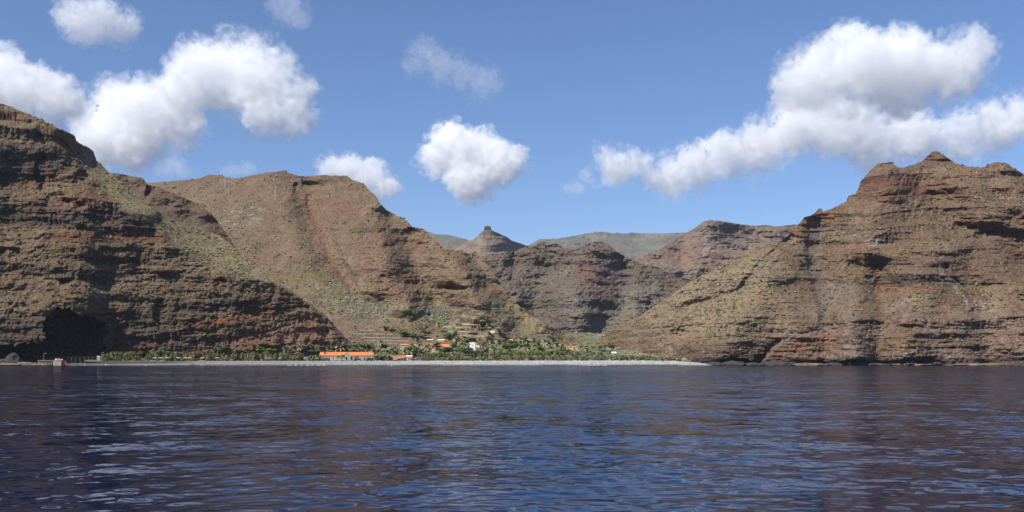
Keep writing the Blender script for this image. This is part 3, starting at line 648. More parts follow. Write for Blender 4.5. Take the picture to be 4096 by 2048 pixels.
# ---- beach: a bank of grey cobbles, darker sand to the left
def shore_y(px): return poly(px, [(240,777),(330,776),(420,774),(520,772),(700,771),(1000,770),(2000,770),(2600,771),(2800,776),(2900,786)])
def build_beach():
    nx, ny = 620, 26
    px = np.linspace(255, 2890, nx)
    s0 = shore_y(px) + 1.2 * fbm(px / 40, px * 0, px * 0, 4)
    hgt = poly(px, [(255,0.6),(330,2.0),(420,3.2),(700,3.4),(1000,3.5),(1400,3.5),(2000,3.6),(2600,3.7),(2750,3.2),(2890,0.4)])
    wid = poly(px, [(255,10),(420,20),(700,24),(2600,26),(2760,20),(2890,6)])
    t = np.concatenate([np.linspace(-0.35, 0, 4)[:-1], np.linspace(0, 1, 17), np.linspace(1.1, 2.0, 6)])
    prof = np.interp(t, [-0.35, 0, 0.25, 0.5, 0.8, 1, 1.3, 2.0], [-0.35, 0, 0.42, 0.66, 0.95, 1, 0.9, 0.35])
    Y = s0[None] + wid[None] * t[:, None]
    X = (px[None] - CX) / F_PX * s0[None] + 0 * Y
    Z = hgt[None] * prof[:, None] + 0.35 * fbm(X / 6, Y / 3, X * 0, 4) * smooth(0, 0.2, t)[:, None]
    n = fbm(X / 3, Y / 2, X * 0, 3); n2 = fbm(X / 30, Y / 8, X * 0, 3)
    c = np.broadcast_to(np.array([.25, .25, .24]), X.shape + (3,)) * (1 + .5 * n)[..., None]
    c = c * (1 + 0.35 * smooth(1200, 1900, px))[None, :, None]
    c = mixc(c, [.17, .165, .165], smooth(1250, 900, px)[None] * 0.5 + 0 * X)
    c = mixc(c, [.058, .055, .056], smooth(860, 620, px)[None] * smooth(0.16, 0.32, t + 0 * t)[:, None] * 0.92 + smooth(560, 420, px)[None] * 0.4 + 0 * X)
    c = mixc(c, [.062, .058, .06], smooth(0.2, 0.05, t)[:, None] * (0.55 + 0.4 * smooth(-.1, .2, n2)))      # wet edge
    me = mesh_np("beach", np.stack([X, Y, Z], -1).reshape(-1, 3), quads=grid_quads(nx, len(t)))
    vcol(me, c.reshape(-1, 3))
    link("beach", me, mat_tint("cobble_bank", 0.9, 0.4, 1.6, 0.25, 1.3), kind="structure")
    # loose cobbles
    N = 9500
    r = np.random.default_rng(5)
    i = (np.sqrt(r.random(N)) * (nx - 40)).astype(int); tt = r.random(N) * 1.05
    i = np.clip(i, 120, nx - 30)
    yy = s0[i] + wid[i] * tt; xx = X[0][i] + r.uniform(-2, 2, N)
    zz = hgt[i] * np.interp(tt, t, prof)
    sz = r.uniform(0.12, 0.38, N) * (1 + 0.8 * (r.random(N) > 0.93))
    tone = r.uniform(.18, .62, N) * np.where(r.random(N) > 0.86, 1.6, 1.0)
    tone = tone * lerp(0.55, 1.0, smooth(900, 1700, px[i])) * lerp(0.3, 1, smooth(0.08, 0.22, tt))
    blobs_mesh("beach_cobbles", np.stack([xx, yy, zz + sz * 0.2], -1), sz, np.stack([tone, tone, tone * .97], -1), M_PEB, r, squash=0.6)
OCT_V = np.array([[1,0,0],[0,1,0],[-1,0,0],[0,-1,0],[0,0,1],[0,0,-1]], np.float32)
OCT_F = np.array([[0,1,4],[1,2,4],[2,3,4],[3,0,4],[1,0,5],[2,1,5],[3,2,5],[0,3,5]])
def blobs_mesh(name, pos, size, col, mat, r, squash=0.8, jit=0.35, kind="stuff", label=None):
    N = len(pos)
    a = r.uniform(0, 6.28, N)
    v = OCT_V[None] * (1 + r.uniform(-jit, jit, (N, 6, 1)))
    ca, sa = np.cos(a)[:, None], np.sin(a)[:, None]
    v = np.stack([v[..., 0] * ca - v[..., 1] * sa, v[..., 0] * sa + v[..., 1] * ca, v[..., 2] * squash], -1)
    v = v * np.asarray(size)[:, None, None] + np.asarray(pos)[:, None]
    f = (OCT_F[None] + np.arange(N)[:, None, None] * 6).reshape(-1, 3)
    me = mesh_np(name, v.reshape(-1, 3), tris=f, shade=False)
    vcol(me, np.repeat(np.asarray(col), 6, axis=0) * (1 + r.uniform(-.15, .15, (N * 6, 1))))
    return link(name, me, mat, kind=kind)
M_PEB = mat_tint("cobble_stone", 0.8, 0.15, 3.0)
M_LEAF = mat_tint("shrub_leaf", 0.85, 0.2, 1.5)
build_beach()

# ---- shrubs dotted over the slopes: uncountable
def scatter(fname, n, seed, tone, size=(0.28, 0.85), mask=None, name="slope_shrubs", minflat=0.35):
    f = FACES[fname]; r = np.random.default_rng(seed)
    w = smooth(minflat - 0.15, minflat + 0.25, f.flat) * (0.25 + smooth(-0.1, 0.4, fbm(f.X / 40, f.Y / 40, f.Z / 40, 3)))
    w = w * np.abs(np.gradient(f.PY, axis=0)) * (f.PX > -60) * (f.PX < 4200)
    if mask is not None: w = w * mask(f.PX, f.PY)
    w = w.ravel() / w.sum()
    i = r.choice(len(w), n, p=w)
    p = np.stack([f.X.ravel()[i], f.Y.ravel()[i], f.Z.ravel()[i]], -1)
    p[:, 0] += r.uniform(-.8, .8, n)
    s = r.uniform(*size, n) * (1 + (r.random(n) > 0.93)) * (np.median(f.Y) / 900) ** 0.5
    t = np.asarray(tone)[r.integers(0, len(tone), n)] * r.uniform(0.65, 1.35, (n, 1))
    p[:, 2] += s * 0.35
    blobs_mesh(name, p, s, t, M_LEAF, r)
GR = [(.125,.118,.048),(.10,.09,.045),(.15,.13,.075),(.105,.085,.052),(.18,.16,.085)]
DRY = [(.14,.115,.07),(.10,.085,.05),(.13,.13,.055),(.085,.07,.05),(.19,.16,.10)]
scatter("cliff_headland", 5200, 1, GR)
scatter("cliff_headland", 900, 2, [(.17,.16,.085),(.14,.14,.07),(.20,.185,.11)], (0.35, 0.9), lambda PX, PY: (PY < poly(PX, L_RIM)) * (PX > 250) + 0.02)
scatter("hill_ridge", 9000, 3, DRY)
def agave(PX, PY): return blob(PX, PY, 1360, 1180, 200, 80) + blob(PX, PY, 1500, 1245, 260, 50) + blob(PX, PY, 1760, 1262, 240, 45) + blob(PX, PY, 960, 860, 120, 90) * 0.5 + 0.004
scatter("hill_ridge", 2600, 4, [(.21,.235,.17),(.18,.21,.15),(.25,.26,.185),(.15,.165,.10)], (0.3, 0.75), agave, "agave_plants", 0.2)
scatter("mountain_right", 6500, 5, DRY + [(.15,.15,.05)])
scatter("mountain_right", 260, 6, [(.15,.15,.055),(.12,.13,.05)], (0.6, 1.2), None)
scatter("hill_centre", 2500, 7, DRY, (0.5, 1.3))
scatter("valley_floor", 2500, 8, [(.16,.18,.06),(.20,.21,.08),(.12,.14,.055),(.22,.20,.12)], (0.5, 1.5), lambda PX, PY: (PX > 2000) * 1.0 + 0.1, "valley_shrubs", 0.1)

STN = [(.24,.20,.15),(.30,.25,.19),(.10,.08,.065),(.17,.13,.10),(.36,.31,.25)]
scatter("hill_ridge", 3500, 21, STN, (0.2, 0.7), None, "slope_stones", 0.0)
scatter("mountain_right", 3500, 22, STN, (0.2, 0.7), None, "slope_stones", 0.0)
scatter("cliff_headland", 2500, 23, [(.16,.13,.10),(.20,.16,.12),(.08,.065,.055)], (0.2, 0.7), None, "slope_stones", 0.0)
scatter("hill_centre", 1200, 24, STN, (0.3, 0.9), None, "slope_stones", 0.0)
# ---------------------------------------------------------------- placing things on the ground
def ground(px, py):
    """nearest ground seen at a photograph pixel"""
    best = None
    for nm in ("cliff_headland", "hill_ridge", "mountain_right", "valley_floor", "plateau"):
        f = FACES[nm]
        if not (f.px[0] <= px <= f.px[-1]): continue
        i = int((px - f.px[0]) / (f.px[-1] - f.px[0]) * (len(f.px) - 1))
        if f.tpy[i] <= py <= f.bpy[i]:
            p = on_face(f, px, py)
            if best is None or p.y < best.y: best = p
    return best if best is not None else Vector(ray(px, py, 800.0))
def thing(name, label, cat, loc, rz=0.0, group=None, scale=None):
    o = link(name, None, loc=loc, label=label, cat=cat, group=group)
    o.empty_display_size = 1.0
    o.rotation_euler = (0, 0, rz)
    if scale is not None: o.scale = scale if hasattr(scale, '__len__') else (scale,) * 3
    return o
ORD = ["first", "second", "third", "fourth", "fifth", "sixth", "seventh", "eighth", "ninth", "tenth", "eleventh", "twelfth", "thirteenth", "fourteenth", "fifteenth", "sixteenth", "seventeenth", "eighteenth", "nineteenth", "twentieth"]

class MB:
    """collects boxes, prisms and tubes into one mesh"""
    def __init__(s): s.v = []; s.f = []
    def add(s, vs, fs):
        n = len(s.v); s.v += [tuple(v) for v in vs]; s.f += [tuple(i + n for i in f) for f in fs]; return s
    def box(s, x0, x1, y0, y1, z0, z1):
        return s.add([(x0,y0,z0),(x1,y0,z0),(x1,y1,z0),(x0,y1,z0),(x0,y0,z1),(x1,y0,z1),(x1,y1,z1),(x0,y1,z1)],
                     [(3,2,1,0),(4,5,6,7),(0,1,5,4),(1,2,6,5),(2,3,7,6),(3,0,4,7)])
    def prism(s, pts, y0, y1):
        """outline in x,z (anticlockwise seen from -y) pulled from y0 to y1"""
        n = len(pts)
        vs = [(x, y0, z) for x, z in pts] + [(x, y1, z) for x, z in pts]
        fs = [tuple(range(n)), tuple(range(2 * n - 1, n - 1, -1))]
        for i in range(n):
            j = (i + 1) % n
            fs.append((i, i + n, j + n, j))
        return s.add(vs, fs)
    def tube(s, pts, rad, n=7):
        pts = [Vector(p) for p in pts]
        rad = rad if hasattr(rad, '__len__') else [rad] * len(pts)
        vs = []
        for i, p in enumerate(pts):
            d = (pts[min(i + 1, len(pts) - 1)] - pts[max(i - 1, 0)]).normalized()
            a = d.orthogonal().normalized(); b = d.cross(a)
            for k in range(n):
                t = 2 * math.pi * k / n
                vs.append(p + (a * math.cos(t) + b * math.sin(t)) * rad[i])
        fs = []
        for i in range(len(pts) - 1):
            for k in range(n):
                k2 = (k + 1) % n
                fs.append((i * n + k, i * n + k2, (i + 1) * n + k2, (i + 1) * n + k))
        fs += [tuple(range(n - 1, -1, -1)), tuple(range((len(pts) - 1) * n, len(pts) * n))]
        return s.add(vs, fs)
    def mesh(s, name, smooth_=False):
        me = bpy.data.meshes.new(name); me.from_pydata(s.v, [], s.f); me.update()
        if smooth_: me.polygons.foreach_set("use_smooth", np.ones(len(me.polygons), bool))
        return me
    def build(s, name, mat, parent=None, smooth_=False, **kw):
        return link(name, s.mesh(name, smooth_), mat, parent, **kw)

WHITE = mat_plain("white_paint", (.80, .79, .76), 0.6, 0.06)
ROOF = mat_plain("orange_tile", (.60, .20, .070), 0.75, 0.14, 1.2)
ROOF2 = mat_plain("red_tile", (.50, .14, .055), 0.8, 0.2, 1.5)
ROOF3 = mat_plain("faded_tile", (.62, .30, .15), 0.8, 0.15, 1.5)
STONE = mat_plain("pale_masonry", (.44, .38, .31), 0.9, 0.18, 1.5)
SALMON = mat_plain("salmon_plaster", (.68, .33, .18), 0.85, 0.1)
CONC = mat_plain("concrete", (.34, .285, .20), 0.9, 0.2, 0.8)
GREYW = mat_plain("grey_plaster", (.36, .34, .32), 0.9, 0.15)
DARKIN = mat_plain("near_black", (.03, .025, .022), 0.6, 0.2)  # shade inside openings put into the colour; also used for dark gear
WOOD = mat_plain("orange_wood", (.42, .19, .07), 0.75, 0.2, 3)
THATCH = mat_plain("straw_thatch", (.36, .27, .16), 0.95, 0.3, 6)
THATCH2 = mat_plain("weathered_thatch", (.21, .19, .155), 0.95, 0.3, 6)
POLE = mat_plain("pole_concrete", (.46, .44, .41), 0.85, 0.12, 1)
STEEL = mat_plain("galvanised_steel", (.40, .40, .39), 0.6, 0.1, 2)
DRYST = mat_plain("dry_stone", (.34, .285, .22), 0.95, 0.35, 0.9)
REDP = mat_plain("red_paint", (.75, .035, .025), 0.45, 0.1)
BOULD = mat_plain("dark_boulder", (.050, .045, .042), 0.95, 0.35, 0.4)
LEDGE = mat_plain("tidal_ledge", (.15, .115, .075), 0.9, 0.5, 0.25)
FOAM = mat_plain("foam", (.85, .86, .88), 0.9, 0.05)
TRUNK = mat_plain("palm_trunk", (.22, .18, .14), 0.95, 0.25, 2)
TRUNKW = mat_plain("bleached_trunk", (.42, .38, .32), 0.95, 0.2, 2)
BARK = mat_plain("bark", (.12, .095, .07), 0.95, 0.25, 2)
FROND = mat_plain("green_frond", (.195, .225, .095), 0.7, 0.35, 0.5)
FROND2 = mat_plain("grey_green_frond", (.250, .245, .135), 0.7, 0.35, 0.5)
DEAD = mat_plain("dead_frond", (.42, .27, .12), 0.9, 0.3, 0.5)
FRUIT = mat_plain("date_cluster", (.62, .27, .04), 0.8, 0.2, 1)

# ---- buildings
def arch(w, z0, z1, cx, n=5):
    r = w / 2; p = [(cx - r, z0), (cx + r, z0), (cx + r, z1 - r)]
    for k in range(1, n): p.append((cx + r * math.cos(math.pi * k / n), z1 - r + r * math.sin(math.pi * k / n)))
    return p + [(cx - r, z1 - r)]
def opening(parent, cx, w, z0, z1, y, name, arched=True, frame=WHITE):
    """a dark opening behind a proud surround"""
    o = arch(w, z0, z1, cx) if arched else [(cx - w/2, z0), (cx + w/2, z0), (cx + w/2, z1), (cx - w/2, z1)]
    win = MB().prism(o, y - 0.03, y + 0.1).build(name, DARKIN, parent)
    t = 0.14; m = MB()
    n = len(o)
    ctr = (cx, (z0 + z1) / 2)
    oo = [(cx + (x - cx) * (1 + 2 * t / w), ctr[1] + (z - ctr[1]) * (1 + 2 * t / (z1 - z0))) for x, z in o]
    vs = [(x, y - 0.09, z) for x, z in o] + [(x, y - 0.09, z) for x, z in oo] + [(x, y + 0.02, z) for x, z in o] + [(x, y + 0.02, z) for x, z in oo]
    fs = []
    for i in range(n):
        j = (i + 1) % n
        fs += [(i, i + n, j + n, j), (i + n, i + 3 * n, j + 3 * n, j + n), (i, j, j + 2 * n, i + 2 * n)]
    m.add(vs, fs).build("frame", frame, win)
    return win
def gable_roof(parent, L, D, ze, zr, mat, over=0.5, name="roof", yc=0.0, hip=0.0):
    """ridge along x, wall length L, depth D"""
    a = L / 2 + over; d = D / 2 + over; t = 0.22; r = a - hip
    vs = [(-a, yc-d, ze), (a, yc-d, ze), (a, yc+d, ze), (-a, yc+d, ze), (-r, yc, zr), (r, yc, zr)]
    vs += [(x, y, z - t) for x, y, z in vs]
    fs = [(0,1,5,4), (2,3,4,5), (1,2,5), (3,0,4), (7,6,10,11), (9,8,11,10), (0,6,7,1), (1,7,8,2), (2,8,9,3), (3,9,6,0)]
    if hip == 0: fs = [(0,1,5,4), (2,3,4,5), (7,6,10,11), (9,8,11,10), (0,6,7,1), (2,8,9,3), (1,7,11,5), (2,5,11,8), (0,4,10,6), (3,9,10,4)]
    return MB().add(vs, fs).build(name, mat, parent)
def span(px0, px1, p): return (px1 - px0) / F_PX * p.y
def up(py0, py1, p): return (py0 - py1) / F_PX * p.y

def house(name, label, px0, px1, base, eave, ridge, wall, roof, depth=7.0, hip=0.0, rz=0.0, wins=(), cat="house", p=None, over=0.4):
    p = p or ground((px0 + px1) / 2, base)
    L = span(px0, px1, p); ze = up(base, eave, p); zr = up(base, ridge, p)
    h = thing(name, label, cat, p + Vector((0, depth / 2, 0)), rz)
    pts = [(-depth/2, -1.5), (depth/2, -1.5), (depth/2, ze - 0.05), (0, max(zr - 0.3, ze)), (-depth/2, ze - 0.05)]
    m = MB()
    if zr - ze > 0.6 and hip == 0:
        n = 5; vs = [(-L/2, y, z) for y, z in pts] + [(L/2, y, z) for y, z in pts]
        m.add(vs, [(4,3,2,1,0), (5,6,7,8,9)] + [(i, (i+1) % n, (i+1) % n + n, i + n) for i in range(n)])
    else: m.box(-L/2, L/2, -depth/2, depth/2, -1.5, ze - 0.25)
    m.build("wall", wall, h)
    if roof is not None:
        if zr - ze > 0.3: gable_roof(h, L, depth, ze, zr, roof, over, hip=hip)
        else: MB().box(-L/2 - over, L/2 + over, -depth/2 - over, depth/2 + over, ze - 0.24, ze + max(zr - ze, 0.12)).build("roof", roof, h)
    for (fx, w, z0, z1, kind) in wins:
        opening(h, (fx - 0.5) * L, w, z0, z1, -depth/2, kind, False)
    return h

# the long stone warehouse behind the beach
def warehouse():
    Y = 818.0
    px0, px1 = 1279, 1509
    base, eave, ridge = 1442, 1421.5, 1408.5
    p = Vector(ray((px0 + px1) / 2, base, Y)); L = span(px0, px1, p); D = 9.0
    h = thing("warehouse", "long stone warehouse with bright orange tiled roof facing the beach", "building", p + Vector((0, D / 2, 0)))
    ze = up(base, eave, p); zr = up(base, ridge, p)
    vs = [(x, y, z) for x in (-L/2, L/2) for y, z in [(-D/2, -1.5), (D/2, -1.5), (D/2, ze - .1), (0, zr - .3), (-D/2, ze - .1)]]
    MB().add(vs, [(4,3,2,1,0), (5,6,7,8,9)] + [(i, (i+1) % 5, (i+1) % 5 + 5, i + 5) for i in range(5)]).build("wall", STONE, h)
    gable_roof(h, L, D, ze, zr, ROOF, 0.45)
    MB().tube([(-L/2 - .4, 0, zr + .05), (L/2 + .4, 0, zr + .05)], 0.16, 6).build("ridge_cap", ROOF2, h)
    # projecting central gable
    gx = (1389 - (px0 + px1) / 2) / F_PX * p.y; gw = span(1375, 1404, p); gz = up(base, 1411.5, p)
    MB().prism([(gx - gw/2, -1.5), (gx + gw/2, -1.5), (gx + gw/2, ze * .93), (gx, gz), (gx - gw/2, ze * .93)], -D/2 - 1.1, -0.6).build("gable", mat_plain("gable_masonry", (.36, .32, .27), .9, .2, 1.5), h)
    cop = MB()
    for sx in (-1, 1):
        cop.add([(gx + sx*(gw/2 + .25), y, ze*.93 - .15) for y in (-D/2 - 1.3, -0.5)] + [(gx, y, gz + .12) for y in (-D/2 - 1.3, -0.5)] + [(gx + sx*(gw/2 + .25), y, ze*.93 + .1) for y in (-D/2 - 1.3, -0.5)] + [(gx, y, gz + .4) for y in (-D/2 - 1.3, -0.5)],
                [(0,1,3,2), (4,6,7,5), (0,2,6,4), (1,5,7,3), (0,4,5,1), (2,3,7,6)])
    cop.build("gable_coping", STONE, h)
    fx = lambda px: (px - (px0 + px1) / 2) / F_PX * p.y
    opening(h, fx(1387), 1.6, 0.05, 3.2, -D/2 - 1.1, "door")
    opening(h, fx(1388), 0.6, gz - 2.2, gz - 1.5, -D/2 - 1.1, "vent_window", False)
    for px, w, z0, z1, kind in ((1317,1.3,0.4,2.9,"door"),(1333,1.1,1.2,2.9,"window"),(1349,1.1,1.2,2.9,"window"),(1366,1.2,0.8,2.9,"window"),(1408,1.2,0.6,2.9,"window"),(1425,1.4,0.05,2.9,"door"),(1441,1.1,1.1,2.9,"window"),(1457,1.4,0.05,2.9,"door"),(1474,1.1,1.0,2.9,"window"),(1491,1.4,0.05,2.9,"door")):
        opening(h, fx(px), w, z0, z1, -D/2, kind)
warehouse()
W = lambda *a: a
house("salmon_house", "flat topped salmon orange house right of the warehouse", 1560, 1620, 1441, 1421, 1419.5, SALMON, ROOF3, 9, p=Vector(ray(1590, 1441, 822)), wins=[(.2,1,1,2.4,"window"),(.75,1.1,.1,2.3,"door")], over=.25)
house("beach_kiosk", "small salmon hut with white sloping roof beside the salmon house", 1624, 1648, 1442, 1425, 1421.5, SALMON, WHITE, 4.5, p=Vector(ray(1636, 1442, 816)), wins=[(.45,1.2,.9,2.2,"window")])
house("row_house", "grey walled house with long low orange roof above the beach palms", 1600, 1634, 1392, 1380, 1374.5, GREYW, ROOF, 7)
house("row_house", "orange roofed house in the middle of the row above the palms", 1654, 1706, 1392, 1382, 1375.5, SALMON, ROOF3, 7, hip=2.0)
house("row_house", "short red tiled house at the right end of the row", 1713, 1729, 1391, 1382.5, 1374, SALMON, ROOF2, 6)
house("steep_roof_house", "house showing a bright orange rectangular roof among green trees", 1762, 1796, 1397, 1387, 1376, SALMON, ROOF, 9)
house("hip_roof_house", "low house with pale orange hipped roof behind a palm", 1723, 1764, 1410, 1401.5, 1393.5, WHITE, ROOF3, 8, hip=2.2)
house("white_house", "square white two storey house rising over the palms", 1877, 1901, 1402, 1369.5, 1369, WHITE, WHITE, 6.5, wins=[(.62,.7,4.2,5.4,"window"),(.62,.8,.6,2.6,"window")], over=.12, cat="house")
house("porch", "small red tiled porch at the foot of the white house", 1884, 1904, 1409, 1405.5, 1400, SALMON, ROOF2, 2.5, cat="porch")
house("tiled_house", "orange tiled house half hidden right of the white house", 1903, 1928, 1390, 1377, 1372, WHITE, ROOF2, 6)
house("hillside_house", "little white house alone on the slope above the valley", 1962, 1980, 1332, 1324, 1323, WHITE, WHITE, 5, over=.1)
house("long_shed", "long shed with white sheet roof left of the pinkish shed", 1709, 1732, 1363, 1358.5, 1356, GREYW, WHITE, 5)
house("long_shed", "pinkish shed with white roof on the terrace above the row houses", 1752, 1777, 1367, 1360.5, 1357.5, SALMON, WHITE, 5)
house("field_house", "pale house with brown roof at the upper edge of the palm grove", 2030, 2050, 1366, 1359, 1355, GREYW, ROOF3, 5)
house("red_roof_house", "long house with orange red roof deep in the valley", 2265, 2308, 1396, 1390.5, 1384, WHITE, ROOF2, 8)
house("white_shed", "white shed in front of the valley house with the red roof", 2286, 2310, 1401.5, 1396, 1394.5, WHITE, WHITE, 4, over=.1, cat="shed")
house("garden_hut", "tiny orange roofed hut among palms left of the valley house", 2229, 2241, 1388, 1381.5, 1376.5, SALMON, ROOF2, 3.5, cat="hut")
house("stone_hut", "square orange brown stone hut on the upper terrace", 1524, 1537, 1323, 1309.5, 1309, mat_plain("brown_masonry", (.36,.21,.12), .9, .2), None, 3.5, cat="hut", wins=[(.5,.7,.1,1.8,"door")])
house("pitched_hut", "small white pitched hut at the right end of the grove", 2448, 2464, 1417, 1411.5, 1407, WHITE, WHITE, 3.5, cat="hut")

# ---- dry stone terrace walls, following the slope
def terrace(pts, label, h=0.8):
    P = [ground(px, py) for px, py in pts]
    # resample
    Q = []
    for (x0, y0), (x1, y1) in zip(pts[:-1], pts[1:]):
        n = max(2, int(abs(x1 - x0) / 7))
        for k in range(n): Q.append(ground(x0 + (x1 - x0) * k / n, y0 + (y1 - y0) * k / n))
    Q.append(P[-1])
    for i in range(2):
        Q = [Q[0]] + [(a + b * 2 + c) / 4 for a, b, c in zip(Q[:-2], Q[1:-1], Q[2:])] + [Q[-1]]
    o = Q[len(Q) // 2].copy(); m = MB()
    vs = []
    for q in Q:
        q = q - o; hh = h * random.uniform(.8, 1.15)
        vs += [(q.x, q.y - .6, q.z - 1.0), (q.x, q.y - .45, q.z + hh), (q.x, q.y + .5, q.z + hh), (q.x, q.y + .6, q.z - 1.0)]
    fs = [(0,1,2,3), tuple(len(vs) - 4 + i for i in (3,2,1,0))]
    for i in range(len(Q) - 1):
        for k in range(3): fs.append((i*4 + k, i*4 + 4 + k, i*4 + 5 + k, i*4 + 1 + k))
    w = m.add(vs, fs).build("terrace_wall", DRYST, loc=o, label=label, cat="wall", group="terrace walls on the slope above the village")
for i, (pts, lab) in enumerate([
    ([(1432,1336),(1505,1337),(1574,1338)], "highest dry stone terrace wall left of the big olive tree"),
    ([(1444,1351),(1530,1352),(1602,1353)], "second terrace wall down, above the orange roofs"),
    ([(1456,1364),(1540,1363),(1640,1366)], "third terrace wall down, long and straight above the orange roofs"),
    ([(1520,1374),(1590,1375)], "lowest short terrace wall just above the left row house"),
    ([(1440,1323),(1500,1322)], "short terrace wall beside the stone hut"),
    ([(1690,1296),(1770,1294)], "topmost thin terrace wall right of the olive tree"),
    ([(1720,1310),(1800,1308),(1850,1312)], "terrace wall passing the foot of the lone tall palm"),
    ([(1760,1325),(1830,1326),(1900,1330)], "terrace wall across the slope behind the white house"),
    ([(1800,1342),(1880,1343),(1940,1346)], "terrace wall just above the tops of the palm grove"),
    ([(1850,1296),(1920,1298)], "short high terrace wall left of the hillside house")]):
    terrace(pts, lab)

# ---- trees with leafy crowns
def leaf_cloud(lobes, n, size, seed, squash=1.0):
    """leaf faces spread over and inside lobes (x, y, z, r)"""
    r = np.random.default_rng(seed)
    lobes = np.asarray(lobes, float); w = lobes[:, 3] ** 2; w /= w.sum()
    i = r.choice(len(lobes), n, p=w)
    d = r.normal(size=(n, 3)); d /= np.linalg.norm(d, axis=1)[:, None]
    rad = lobes[i, 3] * r.uniform(0.45, 1.05, n) ** 0.6
    c = lobes[i, :3] + d * rad[:, None] * np.array([1, 1, squash])
    nrm = d + r.normal(size=(n, 3)) * 0.55; nrm /= np.linalg.norm(nrm, axis=1)[:, None]
    t = np.cross(nrm, r.normal(size=(n, 3))); t /= np.linalg.norm(t, axis=1)[:, None]
    b = np.cross(nrm, t); s = size * r.uniform(0.6, 1.4, n)[:, None]
    v = np.stack([c - t * s - b * s * .6, c + t * s - b * s * .5, c + t * s * .8 + b * s * .6, c - t * s * .7 + b * s * .7], 1)
    q = np.arange(n * 4).reshape(n, 4)
    return v.reshape(-1, 3), q, c
def crown_mesh(seed, n=520, size=0.05, wide=1.0):
    r = random.Random(seed)
    lobes = [(0, 0, 0.62, 0.26)]
    for k in range(9):
        a = r.uniform(0, 6.28); d = r.uniform(.18, .36) * wide
        lobes.append((math.cos(a) * d, math.sin(a) * d, r.uniform(.36, .84), r.uniform(.12, .21)))
    v, q, c = leaf_cloud(lobes, n, size, seed)
    me = mesh_np("crown", v, quads=q, shade=False)
    return me
def tint_copy(me, rgb, seed):
    m2 = me.copy(); r = np.random.default_rng(seed)
    nq = len(m2.vertices) // 4
    c = np.asarray(rgb)[None] * r.uniform(0.6, 1.45, (nq, 1))
    vcol(m2, np.repeat(c, 4, axis=0)); m2.materials.append(M_LEAF)
    return m2
_cr = [crown_mesh(s_) for s_ in (1, 2, 3)]
GREENS = {"dark": (.068,.112,.034), "mid": (.130,.180,.058), "olive": (.175,.185,.072), "bright": (.180,.245,.055), "grey": (.14,.16,.09)}
CROWN = {(k, i): tint_copy(_cr[i], rgb, i) for k, rgb in GREENS.items() for i in range(3)}
_trunk = MB().tube([(0,0,-.12),(0.01,0,.2),(-.02,.01,.45)], [.05,.038,.02], 6)
for a in (0.3, 2.2, 4.1): _trunk.tube([(0,0,.22),(.12*math.cos(a), .12*math.sin(a), .42),(.24*math.cos(a), .24*math.sin(a), .62)], [.024,.016,.006], 5)
TREE_TRUNK = _trunk.mesh("trunk"); TREE_TRUNK.materials.append(BARK)
TREE_N = 0
def tree(px, base, w, h, kind, label, name="tree", p=None):
    global TREE_N
    p = p or ground(px, base); W_ = span(0, w, p); H_ = up(h, 0, p)
    t = thing(name, label, "tree", p, TREE_N * 1.7, "leafy trees of the valley", (W_ / 0.92, W_ / 0.92, H_ / 0.95))
    link("trunk", TREE_TRUNK, parent=t); link("crown", CROWN[(kind, TREE_N % 3)], parent=t)
    TREE_N += 1
